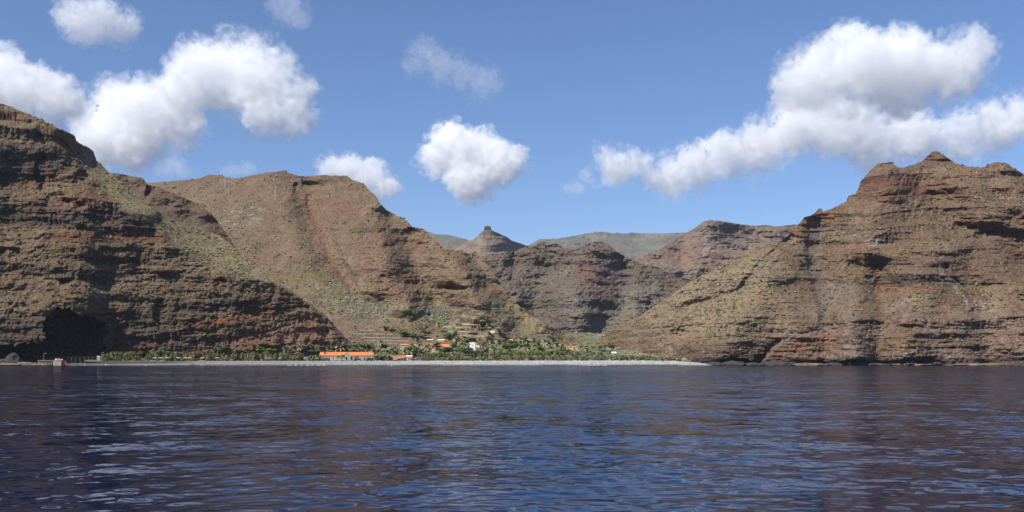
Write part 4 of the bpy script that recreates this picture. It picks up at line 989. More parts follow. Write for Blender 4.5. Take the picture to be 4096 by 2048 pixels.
for a in [
    (885,1417,78,32,"dark","round dark green tree above the beach scrub right of the wooden tower"),
    (960,1416,60,22,"olive","low olive green tree right of the round dark one"),
    (1035,1418,56,34,"mid","mid green tree between the dark round tree and the first palms"),
    (1075,1422,70,28,"bright","fresh green bushy tree where the cliff meets the scrub"),
    (690,1420,60,18,"olive","low spreading bush tree at the cliff foot over the straw parasols"),
    (1250,1414,60,16,"mid","low green tree touching the left end of the warehouse roof"),
    (1470,1412,66,40,"mid","broad green tree behind the right half of the warehouse roof"),
    (1440,1412,40,14,"bright","bright green bush just behind the warehouse roof"),
    (1694,1332,42,32,"olive","big round olive green tree alone on the upper terraces"),
    (1545,1322,34,20,"mid","green tree just right of the stone hut"),
    (1565,1326,30,16,"bright","small fresh green tree two crowns right of the stone hut"),
    (1620,1345,52,22,"mid","wide green tree below and left of the big olive tree"),
    (1652,1352,46,24,"bright","fresh green tree below the big olive tree"),
    (1690,1354,50,20,"olive","olive tree at the left end of the long white roofed shed"),
    (1810,1362,56,34,"mid","large soft green tree left of and behind the white house"),
    (1790,1354,40,20,"olive","olive green tree behind the pinkish shed"),
    (1745,1392,44,26,"mid","round green tree between the red roof and the bright rectangular roof"),
    (1690,1420,60,26,"dark","dark tree behind the beach scrub right of the kiosk"),
    (1780,1418,62,30,"dark","dark leafy tree below the bright rectangular roof"),
    (1800,1408,40,22,"mid","green tree right of the hipped orange roof"),
    (1862,1422,66,28,"dark","very dark tree between the slim palm trunks"),
    (1892,1424,44,22,"dark","dark tree below the red porch"),
    (1890,1364,44,16,"bright","light green tree right behind the white house roof"),
    (1932,1322,30,14,"mid","small green tree left of the hillside house"),
    (1996,1330,28,18,"mid","small green tree right of the hillside house"),
    (1930,1422,60,22,"dark","dark tree under the palms right of the white house"),
    (1960,1366,26,22,"grey","grey green tree above the left of the palm grove"),
    (2040,1407,66,32,"dark","biggest dark domed tree in the middle of the palm grove"),
    (2066,1417,60,14,"bright","bright green low bush below the dark domed tree"),
    (2020,1419,50,12,"bright","bright green low bush left below the dark domed tree"),
    (2102,1361,32,14,"dark","small dark tree at the back of the palm grove"),
    (2190,1418,56,12,"mid","low green bush right of the low orange palm"),
    (2270,1410,30,12,"dark","dark bush just below the long red roof"),
    (2418,1395,22,16,"dark","left one of two dark trees by the dry riverbed"),
    (2447,1401,42,26,"dark","larger one of two dark trees by the dry riverbed"),
    (2398,1398,30,18,"olive","yellowish tree left of the two dark riverbed trees"),
    (2372,1400,24,16,"mid","small green tree right of the white parked car"),
    (2410,1408,40,12,"bright","bright green bush in front of the riverbed trees"),
    (2440,1414,34,12,"mid","green bush beside the white pitched hut"),
    (2060,1382,30,16,"mid","green tree left of the grey leaved palms at the grove top")]:
    tree(*a)
# a few far trees on the plateau edge
_r9 = random.Random(9)
for k, (px, py) in enumerate([(2380,930),(2470,934),(2524,933),(2533,933),(2548,934),(2290,946),(2215,957),(2335,952),(2352,958),(2310,975),(2300,978)]):
    tree(px, py + 1.5, 7, 5, "dark", "tiny dark tree, %s from the left on the far plateau" % ORD[sorted([2380,2470,2524,2533,2548,2290,2215,2335,2352,2310,2300]).index(px)], p=on_face(FACES["plateau"], px, py + 1.5))

# ---- date palms
def frond_mesh(n, seed, el0, el1, length, droop, width=0.16, name="crown"):
    """n arching feathered fronds from the origin"""
    r = random.Random(seed); m = MB()
    for k in range(n):
        az = k * 2.39996 + r.uniform(-.2, .2); el = math.radians(r.uniform(el0, el1)); Ln = length * r.uniform(.8, 1.1)
        seg = 6; x = 0; z = 0; ang = el; pts = []
        for s_ in range(seg + 1):
            pts.append((x, z)); x += math.cos(ang) * Ln / seg; z += math.sin(ang) * Ln / seg; ang -= math.radians(droop / seg) * r.uniform(.8, 1.2)
        ca, sa = math.cos(az), math.sin(az); vs = []; fs = []
        for s_, (x, z) in enumerate(pts):
            w = width * Ln * (0.25 + 1.5 * (s_ / seg) ** .7 * (1 - s_ / seg) + (0.02 if s_ else 0)) if s_ < seg else 0.02
            jag = r.uniform(.75, 1.25)
            for sd in (-1, 0, 1):
                y = sd * w * jag; zz = z - abs(sd) * w * 0.75
                vs.append((x * ca - y * sa, x * sa + y * ca, zz))
        for s_ in range(seg):
            a = s_ * 3
            fs += [(a, a + 3, a + 4, a + 1), (a + 1, a + 4, a + 5, a + 2)]
        m.add(vs, fs)
    return m.mesh(name)
PALM = []
for v in range(4):
    c = frond_mesh(40 + 4 * v, 20 + v, -18, 82, 1.0, 62 + 8 * v, name="crown"); c.materials.append(FROND if v % 2 == 0 else FROND2)
    d = frond_mesh(16, 40 + v, -75, -28, 0.8, 30, 0.11, name="dead_fronds"); d.materials.append(DEAD)
    PALM.append((c, d))
_fr = MB()
for k in range(9):
    a = k * 2.4; _fr.tube([(0, 0, 0), (.22 * math.cos(a), .22 * math.sin(a), .02), (.36 * math.cos(a), .36 * math.sin(a), -.26)], [.02, .03, .07], 5)
FRUITS = _fr.mesh("date_clusters"); FRUITS.materials.append(FRUIT)
def palm_trunk(mat, bend):
    m = MB(); P = [(bend * t * t, 0.3 * bend * t, t - 0.06) for t in np.linspace(0, 1.06, 9)]
    m.tube(P, [.060 - .022 * min(1, i / 3) + (.008 if i >= 7 else 0) + (.003 if i % 2 else 0) for i in range(9)], 7)
    me = m.mesh("trunk", True); me.materials.append(mat); return me
PT = [palm_trunk(TRUNK, 0.02), palm_trunk(TRUNKW, -0.03), palm_trunk(TRUNK, 0.06)]
PALMS = []   # (px, crown row, base row, crown radius px, dead, fruit, zone, bleached)
def PZ(zone, *rows):
    for r_ in rows: PALMS.append((zone,) + r_)
PZ("over the beach scrub left of the warehouse", (1144,1400,1414,20,0,0,0),(1201,1388,1414,22,0,0,0),(1227,1384,1414,24,0,0,0),(1300,1412,1441,8,0,0,0))
PZ("standing behind the warehouse roof", (1317,1399,1412,20,0,0,0),(1359,1388,1411,30,1,1,0),(1399,1395,1412,18,0,0,0),(1419,1372,1411,15,0,0,1),(1444,1388,1411,20,0,0,0),(1466,1378,1411,13,0,0,1),(1527,1372,1392,20,0,0,0))
PZ("in front of the warehouse wall", (1354,1427,1441,13,0,0,0),(1372,1427,1441,13,0,0,0))
PZ("between the warehouse and the salmon house", (1497,1408,1441,19,0,0,1),(1514,1410,1441,20,0,0,1),(1543,1403,1441,22,0,0,1),(1551,1410,1441,18,0,0,1),(1571,1406,1441,20,0,0,1),(1587,1414,1440,16,0,0,0))
PZ("below the row of orange roofs", (1622,1402,1426,26,1,0,0),(1640,1403,1427,24,1,0,0),(1654,1390,1425,22,0,0,1),(1667,1402,1425,20,1,0,1),(1683,1412,1425,17,0,0,0),(1671,1362,1391,18,0,0,0),(1711,1388,1423,24,1,1,1),(1738,1416,1425,16,0,0,0),(1753,1402,1425,24,1,0,1))
PZ("left of the white house", (1815,1391,1416,24,1,1,0),(1831,1363,1416,25,1,0,1),(1848,1381,1421,21,1,1,1),(1863,1382,1421,23,1,0,1),(1858,1354,1371,15,0,0,0),(1813,1417,1426,15,0,0,0))
PZ("on the terraced slope above the village", (1756,1298,1331,16,1,0,0),(1548,1279,1290,9,0,0,0),(1632,1271,1291,10,1,0,0),(1645,1270,1286,9,0,0,0),(1773,1279,1301,10,0,0,0),(1812,1311,1331,13,0,0,0),(1829,1300,1325,11,0,0,0),(1841,1301,1325,10,0,0,0),(1871,1316,1341,10,0,0,0),(1887,1315,1341,12,0,0,0),(1917,1305,1321,16,0,0,0),(1957,1303,1319,18,0,0,0))
PZ("in the grove just right of the white house", (1918,1358,1377,15,0,0,0),(1957,1338,1357,17,0,1,0),(1952,1358,1377,17,1,0,0),(1921,1376,1397,17,1,0,0),(1949,1396,1416,19,0,1,0),(1973,1396,1419,21,1,0,0),(1970,1376,1397,20,0,0,0),(1996,1366,1387,19,0,0,0),(1999,1380,1406,22,1,0,0),(1993,1398,1414,15,0,0,1))
PZ("in the middle of the palm grove", (2043,1375,1393,21,1,1,0),(2058,1370,1390,18,0,0,0),(2085,1360,1386,20,1,0,0),(2111,1367,1391,23,0,0,0),(2108,1388,1413,24,1,0,0),(2139,1372,1396,22,0,0,0),(2137,1387,1407,19,1,0,0),(2102,1411,1420,16,1,0,0))
PZ("at the right side of the palm grove", (2164,1402,1417,27,1,1,0),(2156,1384,1406,24,0,0,0),(2181,1366,1396,21,1,0,0),(2195,1379,1401,20,1,0,0),(2217,1371,1399,22,1,1,0),(2204,1391,1409,18,1,0,0),(2249,1389,1406,19,1,0,0),(2229,1386,1404,18,1,0,0),(2229,1418,1429,17,0,0,0))
PZ("beside the valley house with the red roof", (2293,1379,1391,11,1,0,0),(2327,1384,1400,14,1,0,0),(2348,1398,1411,17,0,0,0))
_z = {}
for r_ in PALMS: _z.setdefault(r_[0], []).append(r_[1])
for k, (zone, px, crow, base, rad, dead, fruit, bl) in enumerate(PALMS):
    p = ground(px, base)
    if base >= 1438: p = Vector(ray(px, base, 806 + (k % 4)))
    elif 1420 <= base < 1438: p = Vector(ray(px, base, max(p.y, 826)))
    H = max(up(base, crow, p) , 1.0); R = span(0, rad, p) * 1.12
    o = sorted(_z[zone]).index(px); n = len(_z[zone])
    what = "fruiting" if fruit else "shaggy" if dead else "slim" if bl else "green"
    lab = "%s palm from the left, %s, %s" % (ORD[o], what, zone)
    t = thing("date_palm", lab, "palm tree", p, k * 1.3, "palm trees of the village")
    tr = link("trunk", PT[1 if bl else (2 if k % 5 == 0 else 0)], parent=t); tw = max(R * 1.0, 3.0); tr.scale = (tw, tw, H)
    top = (PT and (0.0, 0.0, H))
    c_ = link("crown", PALM[k % 4][0], parent=t, loc=top); c_.scale = (R, R, R * 0.95)
    if dead or rad > 18: d_ = link("dead_fronds", PALM[k % 4][1], parent=t, loc=top); d_.scale = (R * (1 if dead else .7),) * 3
    if fruit: f_ = link("date_clusters", FRUITS, parent=t, loc=top); f_.scale = (R * .9,) * 3

# ---- tamarisk thicket behind the beach: one mass
def thicket(name, spans, n, tones, seed, size=0.42):
    r = np.random.default_rng(seed); lobes = []
    for (px0, px1, Y0, Y1, base, tops) in spans:
        cnt = int((px1 - px0) / 5.5)
        for k in range(cnt):
            px = r.uniform(px0, px1); Y = r.uniform(Y0, Y1)
            tp = poly(np.array([px]), tops)[0]
            H = max((base - tp) / F_PX * Y * r.uniform(.6, 1.05), 0.8)
            x, y, z = ray(px, base, Y)
            rr = min(H * .55, r.uniform(1.3, 2.6))
            lobes.append((x, y, z + H - rr, rr))
            if H > 2.4: lobes.append((x + r.uniform(-1, 1), y - .5, z + H * .4, rr * 1.1))
            lobes.append((x + r.uniform(-1, 1), y - 1, z + .5, rr * .9))
    v, q, c = leaf_cloud(lobes, n, size, seed)
    me = mesh_np(name, v, quads=q, shade=False)
    t = np.asarray(tones); nz = fbm(c[:, 0] / 9, c[:, 1] / 9, c[:, 2] / 6, 3)
    i = np.clip(((nz + .5) * len(t)).astype(int), 0, len(t) - 1)
    vcol(me, np.repeat(t[i] * r.uniform(.65, 1.15, (n, 1)), 4, axis=0))
    link(name, me, M_LEAF, kind="stuff")
thicket("tamarisk_thicket", [
    (402, 1280, 803, 818, 1445, [(395,1422),(440,1411),(480,1401),(560,1402),(650,1401),(720,1409),(800,1409),(900,1413),(1000,1411),(1060,1405),(1150,1410),(1280,1414)]),
    (1285, 1315, 806, 814, 1443, [(1285,1426),(1315,1430)]),
    (1425, 1442, 805, 809, 1443, [(1425,1424),(1442,1424)]),
    (1468, 1485, 805, 809, 1443, [(1468,1426),(1485,1428)]),
    (1500, 1570, 808, 818, 1443, [(1500,1424),(1570,1424)]),
    (1590, 1622, 806, 813, 1443, [(1590,1426),(1622,1428)]),
    (1646, 2560, 806, 832, 1444, [(1646,1428),(1700,1421),(1800,1424),(1900,1424),(2000,1420),(2100,1418),(2200,1422),(2300,1420),(2400,1420),(2560,1420)]),
    (2560, 2720, 812, 824, 1443, [(2560,1420),(2660,1426),(2720,1430)])],
    54000, [(.12,.112,.050),(.145,.138,.056),(.17,.162,.062),(.185,.175,.072),(.15,.165,.056),(.185,.155,.08)], 31, 0.56)
thicket("grove_undergrowth", [(1560, 2020, 835, 880, 1426, [(1560,1412),(2020,1408)]), (2020, 2420, 850, 900, 1420, [(2020,1404),(2420,1408)]), (1500,1900,900,945,1404,[(1500,1394),(1900,1390)])],
    22000, [(.08,.11,.036),(.10,.13,.042),(.13,.15,.05),(.15,.17,.055),(.17,.165,.065)], 33, 0.5)

# ---- power line: two lattice pylons on the crest, plain poles below
def pole(px, base, top, label, lattice=False):
    p = ground(px, base); H = up(base, top, p)
    t = thing("power_pylon" if lattice else "power_pole", label, "pylon" if lattice else "pole", p, 0, "power line down the ridge")
    if lattice:
        for sx in (-1, 1):
            for sy in (-1, 1): MB().tube([(sx * .9, sy * .9, -1), (sx * .25, sy * .25, H)], .10, 4).build("leg", STEEL, t)
        b = MB(); n = 9
        for k in range(n):
            z0 = H * k / n; z1 = H * (k + 1) / n; a0 = .9 - .65 * z0 / H; a1 = .9 - .65 * z1 / H
            for s_ in (-1, 1):
                b.tube([(-a0, s_ * a0, z0), (a1, s_ * a1, z1)], .06, 4); b.tube([(s_ * a0, -a0, z0), (s_ * a1, a1, z1)], .06, 4)
        b.build("bracing", STEEL, t)
    else: MB().tube([(0, 0, -1), (0, 0, H)], [.30, .20], 6).build("shaft", POLE, t)
    MB().box(-1.3, 1.3, -.08, .08, H - .9, H - .7).build("cross_arm", STEEL, t)
    for x in (-1.1, 0.35, 1.1): MB().tube([(x, 0, H - .7), (x, 0, H - .35)], .08, 5).build("insulator", WHITE, t)
pole(901, 752, 709, "thin lattice pylon standing near the left top of the middle ridge", True)
pole(1101, 802, 746, "lattice pylon on the upper slope of the middle ridge", True)
pole(1121, 843, 804, "pale pole just below the second lattice pylon")
pole(1240, 1066, 1017, "pale pole halfway down the middle ridge slope")
pole(1418, 1266, 1220, "lowest pale pole above the terraces")
def lamp(px, base, top, label, Y=None, arm=1, bright=True):
    p = Vector(ray(px, base, Y)) if Y else ground(px, base); H = up(base, top, p)
    t = thing("street_lamp", label, "lamp", p, 0, "lamp posts of the village and pier")
    MB().tube([(0, 0, -1), (0, 0, H - .3), (arm * .3, 0, H - .05), (arm * 1.0, 0, H)], [.11, .08, .06, .05], 6).build("post", POLE, t)
    MB().box(min(arm * .9, arm * 2.0), max(arm * .9, arm * 2.0), -.18, .18, H - .06, H + .12).build("lamp_head", WHITE, t)
lamp(1509, 1400, 1376, "white lamp post right of the palms behind the warehouse")
lamp(1117, 1442, 1412, "white lamp post rising from the scrub above the grey parasols", 806)
lamp(175, 1441, 1413, "lamp post with pale head over the pier", 779)
lamp(405, 1444, 1411, "lamp post at the right edge of the dark overhang", 800)
lamp(1606, 1374, 1360, "short lamp post above the left row house")
lamp(1634, 1362, 1350, "small post on the terrace above the orange roofs")

# ---- pier, boats and gear at the left
def pier():
    Y = 776.0; f = lambda px: (px - 205) / F_PX * Y
    zt = 2.5 + (HY - 1441.0) / F_PX * Y
    t = thing("pier", "small concrete pier with dark arches below the overhang", "pier", (ray(205, HY, Y)[0], Y, 0))
    MB().box(f(220), f(252), -3, 6, -2, zt - .25).build("pier_head", CONC, t)
    MB().box(f(160), f(220) - .02, -2.6, 6, zt - 1.0, zt - .25).build("deck_slab", CONC, t)
    MB().box(f(158), f(253), -3.2, 6.1, zt - .248, zt).build("deck_edge", STONE, t)
    n = 6; w = (f(219) - f(162)) / n
    for k in range(n + 1):
        x = f(162) + k * w
        MB().prism([(x - .35, -2), (x + .35, -2), (x + .35, zt - 1.6), (x + .75, zt - 1.02), (x - .75, zt - 1.02), (x - .35, zt - 1.6)], -2.4, -1.5).build("pile", CONC, t)
    MB().box(f(160), f(220) - .02, 0.5, 5.5, -2, zt - 1.02).build("rear_wall", mat_plain("shade_dark_concrete", (.10, .085, .07), .95, .3), t)  # dark colour stands for the shade under the deck arches
    return zt
PZT = pier()
def hull(parent, L, Bm, Hh, mat, name="hull"):
    """boat hull with a raked bow, bow towards -x"""
    st = []; n = 9
    for i in range(n):
        u = i / (n - 1); x = -L/2 + L * u; b = Bm/2 * min(1, (u * 2.6) ** .6) * (1 - .1 * u); k = Hh * (0.15 * (1 - u) ** 2); sh = Hh * (1 + .35 * (1 - u) ** 2)
        st.append([(x + (1 - u) ** 2 * -.4, -b, sh), (x, -b * .75, k + Hh * .35), (x, 0, k), (x, b * .75, k + Hh * .35), (x + (1 - u) ** 2 * -.4, b, sh)])
    vs = [p for s_ in st for p in s_]; fs = []
    for i in range(n - 1):
        for k in range(4): fs.append((i*5 + k, i*5 + k + 1, i*5 + 6 + k, i*5 + 5 + k))
        fs.append((i*5 + 4, i*5, i*5 + 5, i*5 + 9))
    fs += [(0,4,3,2,1), tuple((n - 1) * 5 + k for k in range(5))]
    return MB().add(vs, fs).build(name, mat, parent)
def motorboat(px, py, Y, L, label, z=None, stripe=None, cabin=True):
    x, y, zz = ray(px, py, Y); z = zz if z is None else z
    t = thing("motorboat", label, "boat", (x, y, z))
    h = hull(t, L, L * .34, L * .15, WHITE)
    if stripe is not None: MB().box(-L*.28, L*.18, -L*.185, L*.185, L*.10, L*.135).build("stripe", stripe, t)
    if cabin:
        MB().prism([(-L*.22, L*.15), (L*.12, L*.15), (L*.08, L*.27), (-L*.08, L*.27)], -L*.12, L*.12).build("cabin", WHITE if stripe is None else stripe, t)
        MB().prism([(-L*.235, L*.16), (-L*.2, L*.16), (-L*.09, L*.265), (-L*.12, L*.265)], -L*.11, L*.11).build("windscreen", DARKIN, t)
    MB().box(L*.46, L*.53, -L*.04, L*.04, L*.02, L*.2).build("outboard_motor", DARKIN, t)
motorboat(237, 1440, 777, 6.2, "white and red motorboat parked on top of the pier", PZT, REDP)
def buoy(px, py, Y, r_, mat, label, z=0.0, name="buoy"):
    x, y, _ = ray(px, py, Y)
    t = thing(name, label, "buoy", (x, y, z))
    v, f = ico(2)
    body = mesh_np("body", v * np.array([r_, r_, r_ * 1.15]) + np.array([0, 0, r_ * .45]), tris=f); link("body", body, mat, t)
    MB().tube([(0, 0, r_ * 1.4), (0, 0, r_ * 1.9)], r_ * .15, 6).build("eyelet", STEEL, t)
# upturned red canoe leaning by the pier head
x, y, z = ray(261, 1458, 771)
t = thing("red_canoe", "bright red canoe leaning up at the end of the pier", "canoe", (x, y, 0.1), 0)
hh = hull(t, 2.3, 1.5, 0.8, REDP); hh.rotation_euler = (0, math.radians(62), math.radians(12)); hh.location = (0, 0, 1.0)
st_ = MB().box(-.25, .25, -.4, .4, .42, .47).build("seat", DARKIN, t); st_.rotation_euler = hh.rotation_euler; st_.location = hh.location
motorboat(432, 1460.5, 757, 4.2, "low white boat on the water below the dark beach", 0.0, None, False)
motorboat(810, 1464, 700, 2.6, "tiny white dinghy with dark motor off the straw parasols", 0.0, None, False)
buoy(339, 1460, 755, .35, WHITE, "white mooring buoy between the pier and the low white boat")
buoy(583, 1461.5, 745, .3, WHITE, "white buoy off the dark sand, farther from the shore of the pair")
buoy(581, 1459.5, 760, .3, mat_plain("orange_buoy", (.6,.2,.05), .5), "orange buoy close to shore off the dark sand")
buoy(1566, 1464.5, 690, .3, WHITE, "single white buoy straight off the salmon house")
# fence along the foot of the overhang
t = thing("wire_fence", "dark post fence along the foot of the overhang", "fence", (ray(300, HY, 800)[0], 800, 2.6))
for k in range(15):
    xx = (150 + k * 17 - 300) / F_PX * 800
    MB().tube([(xx, 0, -1.5), (xx, 0, 4.2)], .07, 5).build("post", STEEL, t)
for zz in (1.0, 2.4, 4.1): MB().tube([((150 - 300) / F_PX * 800, 0, zz), ((388 - 300) / F_PX * 800, 0, zz)], .025, 4).build("rail", STEEL, t)
house("service_box", "small grey service cabin at the right end of the overhang", 388, 400, 1444, 1425, 1424, GREYW, WHITE, 2.5, p=Vector(ray(394, 1444, 806)), cat="cabin", over=.1, wins=[(.3,.5,1.8,2.6,"window")])
# sea rocks and the tidal ledge at the left
def boulder(px, base, w, h, Y, mat, label, seed, d=0.8):
    x, y, z = ray(px, base, Y); v, f = ico(3)
    n = fbm(v[:, 0] * 1.3 + seed, v[:, 1] * 1.3, v[:, 2] * 1.3, 4, .6, mode='ridge')
    n2 = np.round((v[:, 2] + n * .3) * 4) / 4
    v = v * (1 + .38 * n)[:, None]; v[:, 2] = v[:, 2] * .7 + n2 * .3
    W_ = w / F_PX * Y / 2; H_ = h / F_PX * Y
    o = link("rock", mesh_np("rock", v * np.array([W_, W_ * d, H_]), tris=f, shade=False), mat, loc=(x, y, z), label=label, cat="rock", group="rocks at the water line")
boulder(52, 1451, 52, 32, 782, BOULD, "tall dark sea rock at the foot of the left cliff", 1)
boulder(20, 1452, 50, 14, 780, BOULD, "low dark sea rock at the left edge", 5)
boulder(100, 1457, 60, 8, 777, LEDGE, "flat pale rock ledge left of the pier", 3)
boulder(30, 1460, 110, 7, 772, LEDGE, "long flat tawny rock ledge at the left edge of the water", 4)
boulder(150, 1461, 90, 6, 770, LEDGE, "tawny wave washed ledge below the pier arches", 6)
for k, (px, w, h) in enumerate([(2860,60,12),(2935,80,16),(3010,70,10),(3110,90,14),(3230,110,9),(3370,120,12),(3500,110,8),(3650,140,10),(3730,40,14),(3860,150,9),(3990,120,10)]):
    boulder(px, 1462, w, h, 786 + (k % 3) * 4, LEDGE if k in (4, 7, 9, 10) else BOULD, "%s rock from the left along the foot of the right cliff" % ORD[k], 10 + k)

# ---- beach furniture
def parasol(px, base, label, grey=False, Y=797.0, w=18):
    x, y, z = ray(px, base, Y)
    t = thing("thatched_parasol", label, "parasol", (x, y, z), px * .1, "thatched parasols on the beach")
    R = w / F_PX * Y / 2; H = 2.35
    MB().tube([(0, 0, -.8), (0, 0, H)], .07, 6).build("pole", BARK, t)
    n = 14; rr = random.Random(int(px)); vs = [(0, 0, H + .75)]; fs = []
    for k in range(n):
        a = 2 * math.pi * k / n; vs.append((R * .55 * math.cos(a), R * .55 * math.sin(a), H + .5))
    for k in range(n):
        a = 2 * math.pi * k / n; q = R * rr.uniform(.9, 1.1); vs.append((q * math.cos(a), q * math.sin(a), H - .1 + rr.uniform(-.15, .1)))
    vs.append((0, 0, H + .3))
    for k in range(n):
        k2 = (k + 1) % n
        fs += [(0, 1 + k, 1 + k2), (1 + k, 1 + n + k, 1 + n + k2, 1 + k2), (1 + n + k2, 1 + n + k, 1 + 2 * n)]
    MB().add(vs, fs).build("canopy", THATCH2 if grey else THATCH, t)
for k, px in enumerate([619, 642, 668, 715, 742, 760, 812, 871]):
    parasol(px, 1444, "straw coloured thatched parasol, %s from the left on the dark beach" % ORD[k], False, 792 + (k % 3), 20 + (k % 2) * 2)
for k, px in enumerate([1066, 1081, 1121, 1221, 1269, 1443, 1583, 1911]):
    parasol(px, 1445, "grey weathered parasol, %s from the left along the cobble bank" % ORD[k], True, 795 + (k % 2), 17)
def lounger(px, base, label, Y, rz):
    x, y, z = ray(px, base, Y)
    t = thing("sun_lounger", label, "lounger", (x, y, z), rz, "white sun loungers on the beach")
    MB().box(-.9, .5, -.33, .33, .30, .38).build("seat", WHITE, t)
    MB().add([(.5,-.33,.30),(.5,.33,.30),(1.1,.33,.72),(1.1,-.33,.72),(.5,-.33,.38),(.5,.33,.38),(1.06,.33,.80),(1.06,-.33,.80)], [(0,1,2,3),(4,7,6,5),(0,3,7,4),(1,5,6,2),(3,2,6,7),(0,4,5,1)]).build("backrest", WHITE, t)
    for lx in (-.8, .8):
        for ly in (-.28, .28): MB().box(lx - .04, lx + .04, ly - .04, ly + .04, -.3, .30).build("leg", WHITE, t)
for k, (px, py, Y) in enumerate([(606,1443,796),(613,1443,797),(621,1443,796),(638,1446,790),(646,1443,797),(656,1443,798),(703,1446.5,789),(756,1443.5,796),(764,1443.5,796),(807,1443.5,796),(817,1443.5,797),(882,1440,798),(925,1440.5,799)]):
    lounger(px, py, "white sun lounger, %s from the left on the beach" % ORD[k], Y, 0.2 * (k % 3) - .2 + (math.pi if k % 4 == 0 else 0))
# lifeguard lookout of orange wood with a fenced platform
x, y, z = ray(770, 1445, 794)
t = thing("lookout_tower", "orange wooden lifeguard lookout between the straw parasols", "tower", (x, y, z))
for sx in (-1.2, 1.2):
    for sy in (-.9, .9): MB().tube([(sx * 1.1, sy * 1.1, -.6), (sx, sy, 4.3)], .09, 5).build("leg", WOOD, t)
MB().box(-1.45, 1.45, -1.1, 1.1, 2.0, 2.15).build("platform", WOOD, t)
MB().box(-1.4, 1.4, -1.08, -1.0, 2.9, 3.0).build("rail", WOOD, t)
MB().add([(-1.6,-1.3,4.3),(1.6,-1.3,4.3),(1.6,1.3,4.6),(-1.6,1.3,4.6),(-1.6,-1.3,4.42),(1.6,-1.3,4.42),(1.6,1.3,4.72),(-1.6,1.3,4.72)], [(3,2,1,0),(4,5,6,7),(0,1,5,4),(1,2,6,5),(2,3,7,6),(3,0,4,7)]).build("roof", WOOD, t)
MB().box(-1.42, 1.42, 1.0, 1.06, 2.15, 4.3).build("back_panel", WOOD, t)
t = thing("timber_frame", "orange timber frame pergola right beside the lookout", "pergola", tuple(ray(790, 1445, 795)))
for sx in (-2.2, -.2, 2.0):
    for sy in (-1, 1): MB().tube([(sx, sy, -.6), (sx, sy, 2.1)], .09, 5).build("post", WOOD, t)
for sy in (-1, 1): MB().box(-2.4, 2.2, sy - .08, sy + .08, 2.1, 2.25).build("beam", WOOD, t)
for k in range(5): MB().box(-2.2 + k, -2.08 + k, -1.2, 1.2, 2.252, 2.35).build("rafter", WOOD, t)

# ---- parked vehicles
def car(px, base, label, rz, mat, L=4.2, van=False):
    p = ground(px, base)
    t = thing("parked_van" if van else "parked_car", label, "van" if van else "car", p + Vector((0, 0, .05)), rz)
    hgt = 1.9 if van else 1.0
    MB().prism([(-L/2, .3), (L/2, .3), (L/2, .85), (L*.42, hgt), (-L*.32, hgt), (-L/2, .8)], -.85, .85).build("body", mat, t)
    if not van: MB().prism([(-L*.25, 1.002), (L*.38, 1.002), (L*.28, 1.45), (-L*.1, 1.45)], -.72, .72).build("cabin", mat, t)
    w0, w1 = (1.2, 1.7) if van else (1.05, 1.38)
    for s_ in (-1, 1):
        yy = .852 if van else .722
        MB().box(-L*.12, L*.27, min(s_*yy, s_*(yy+.02)), max(s_*yy, s_*(yy+.02)), w0, w1).build("window", DARKIN, t)
        for xx in (-L*.3, L*.3): MB().tube([(xx, s_ * .7, .33), (xx, s_ * .92, .33)], .33, 10).build("wheel", DARKIN, t)
car(2336, 1399.5, "white car parked right of the white shed", .3, WHITE)
car(2298, 1402.5, "white van parked in front of the valley house", .15, WHITE, 5.0, True)
x, y, z = ray(1346, 1442, 812)
# white beach goods by the warehouse
# ---- foam where ripples break
def foam(pts, seed, w=0.5):
    r = random.Random(seed); vs = []; fs = []
    for (px0, px1, dy) in pts:
        px = px0
        while px < px1:
            l = r.uniform(3, 16); Yc = float(shore_y(np.array([px]))[0]) + dy + r.uniform(-.5, .5); n = len(vs)
            for i in range(6):
                u = i / 5; ww = w * math.sin(math.pi * min(max(u, .08), .92)) * r.uniform(.6, 1.3)
                X_ = (px + l * u - CX) / F_PX * Yc
                vs += [(X_, Yc - ww, .16), (X_, Yc + ww, .22), (X_, Yc, .32)]
            for i in range(5):
                a = n + i * 3; fs += [(a, a + 3, a + 5, a + 2), (a + 2, a + 5, a + 4, a + 1)]
            px += l + r.uniform(1, 14)
    MB().add(vs, fs).build("surf_foam", FOAM, kind="stuff")
foam([(1150, 1300, -2.5), (2330, 2420, -0.6), (60, 100, -3), (3285, 3300, -2)], 3, 0.4)

# ---- sea air: even, very thin
hz = bpy.data.materials.new("sea_air"); hz.use_nodes = True
nt = hz.node_tree; nt.nodes.clear()
out = nt.nodes.new("ShaderNodeOutputMaterial"); pv = nt.nodes.new("ShaderNodeVolumePrincipled")
pv.inputs["Color"].default_value = (.80, .88, 1.0, 1); pv.inputs["Density"].default_value = 2.6e-5; pv.inputs["Anisotropy"].default_value = 0.3
nt.links.new(pv.outputs[0], out.inputs["Volume"])
HAZE = MB().box(-6000, 6000, -300, 9000, -12, 860).build("haze", hz, kind="stuff")
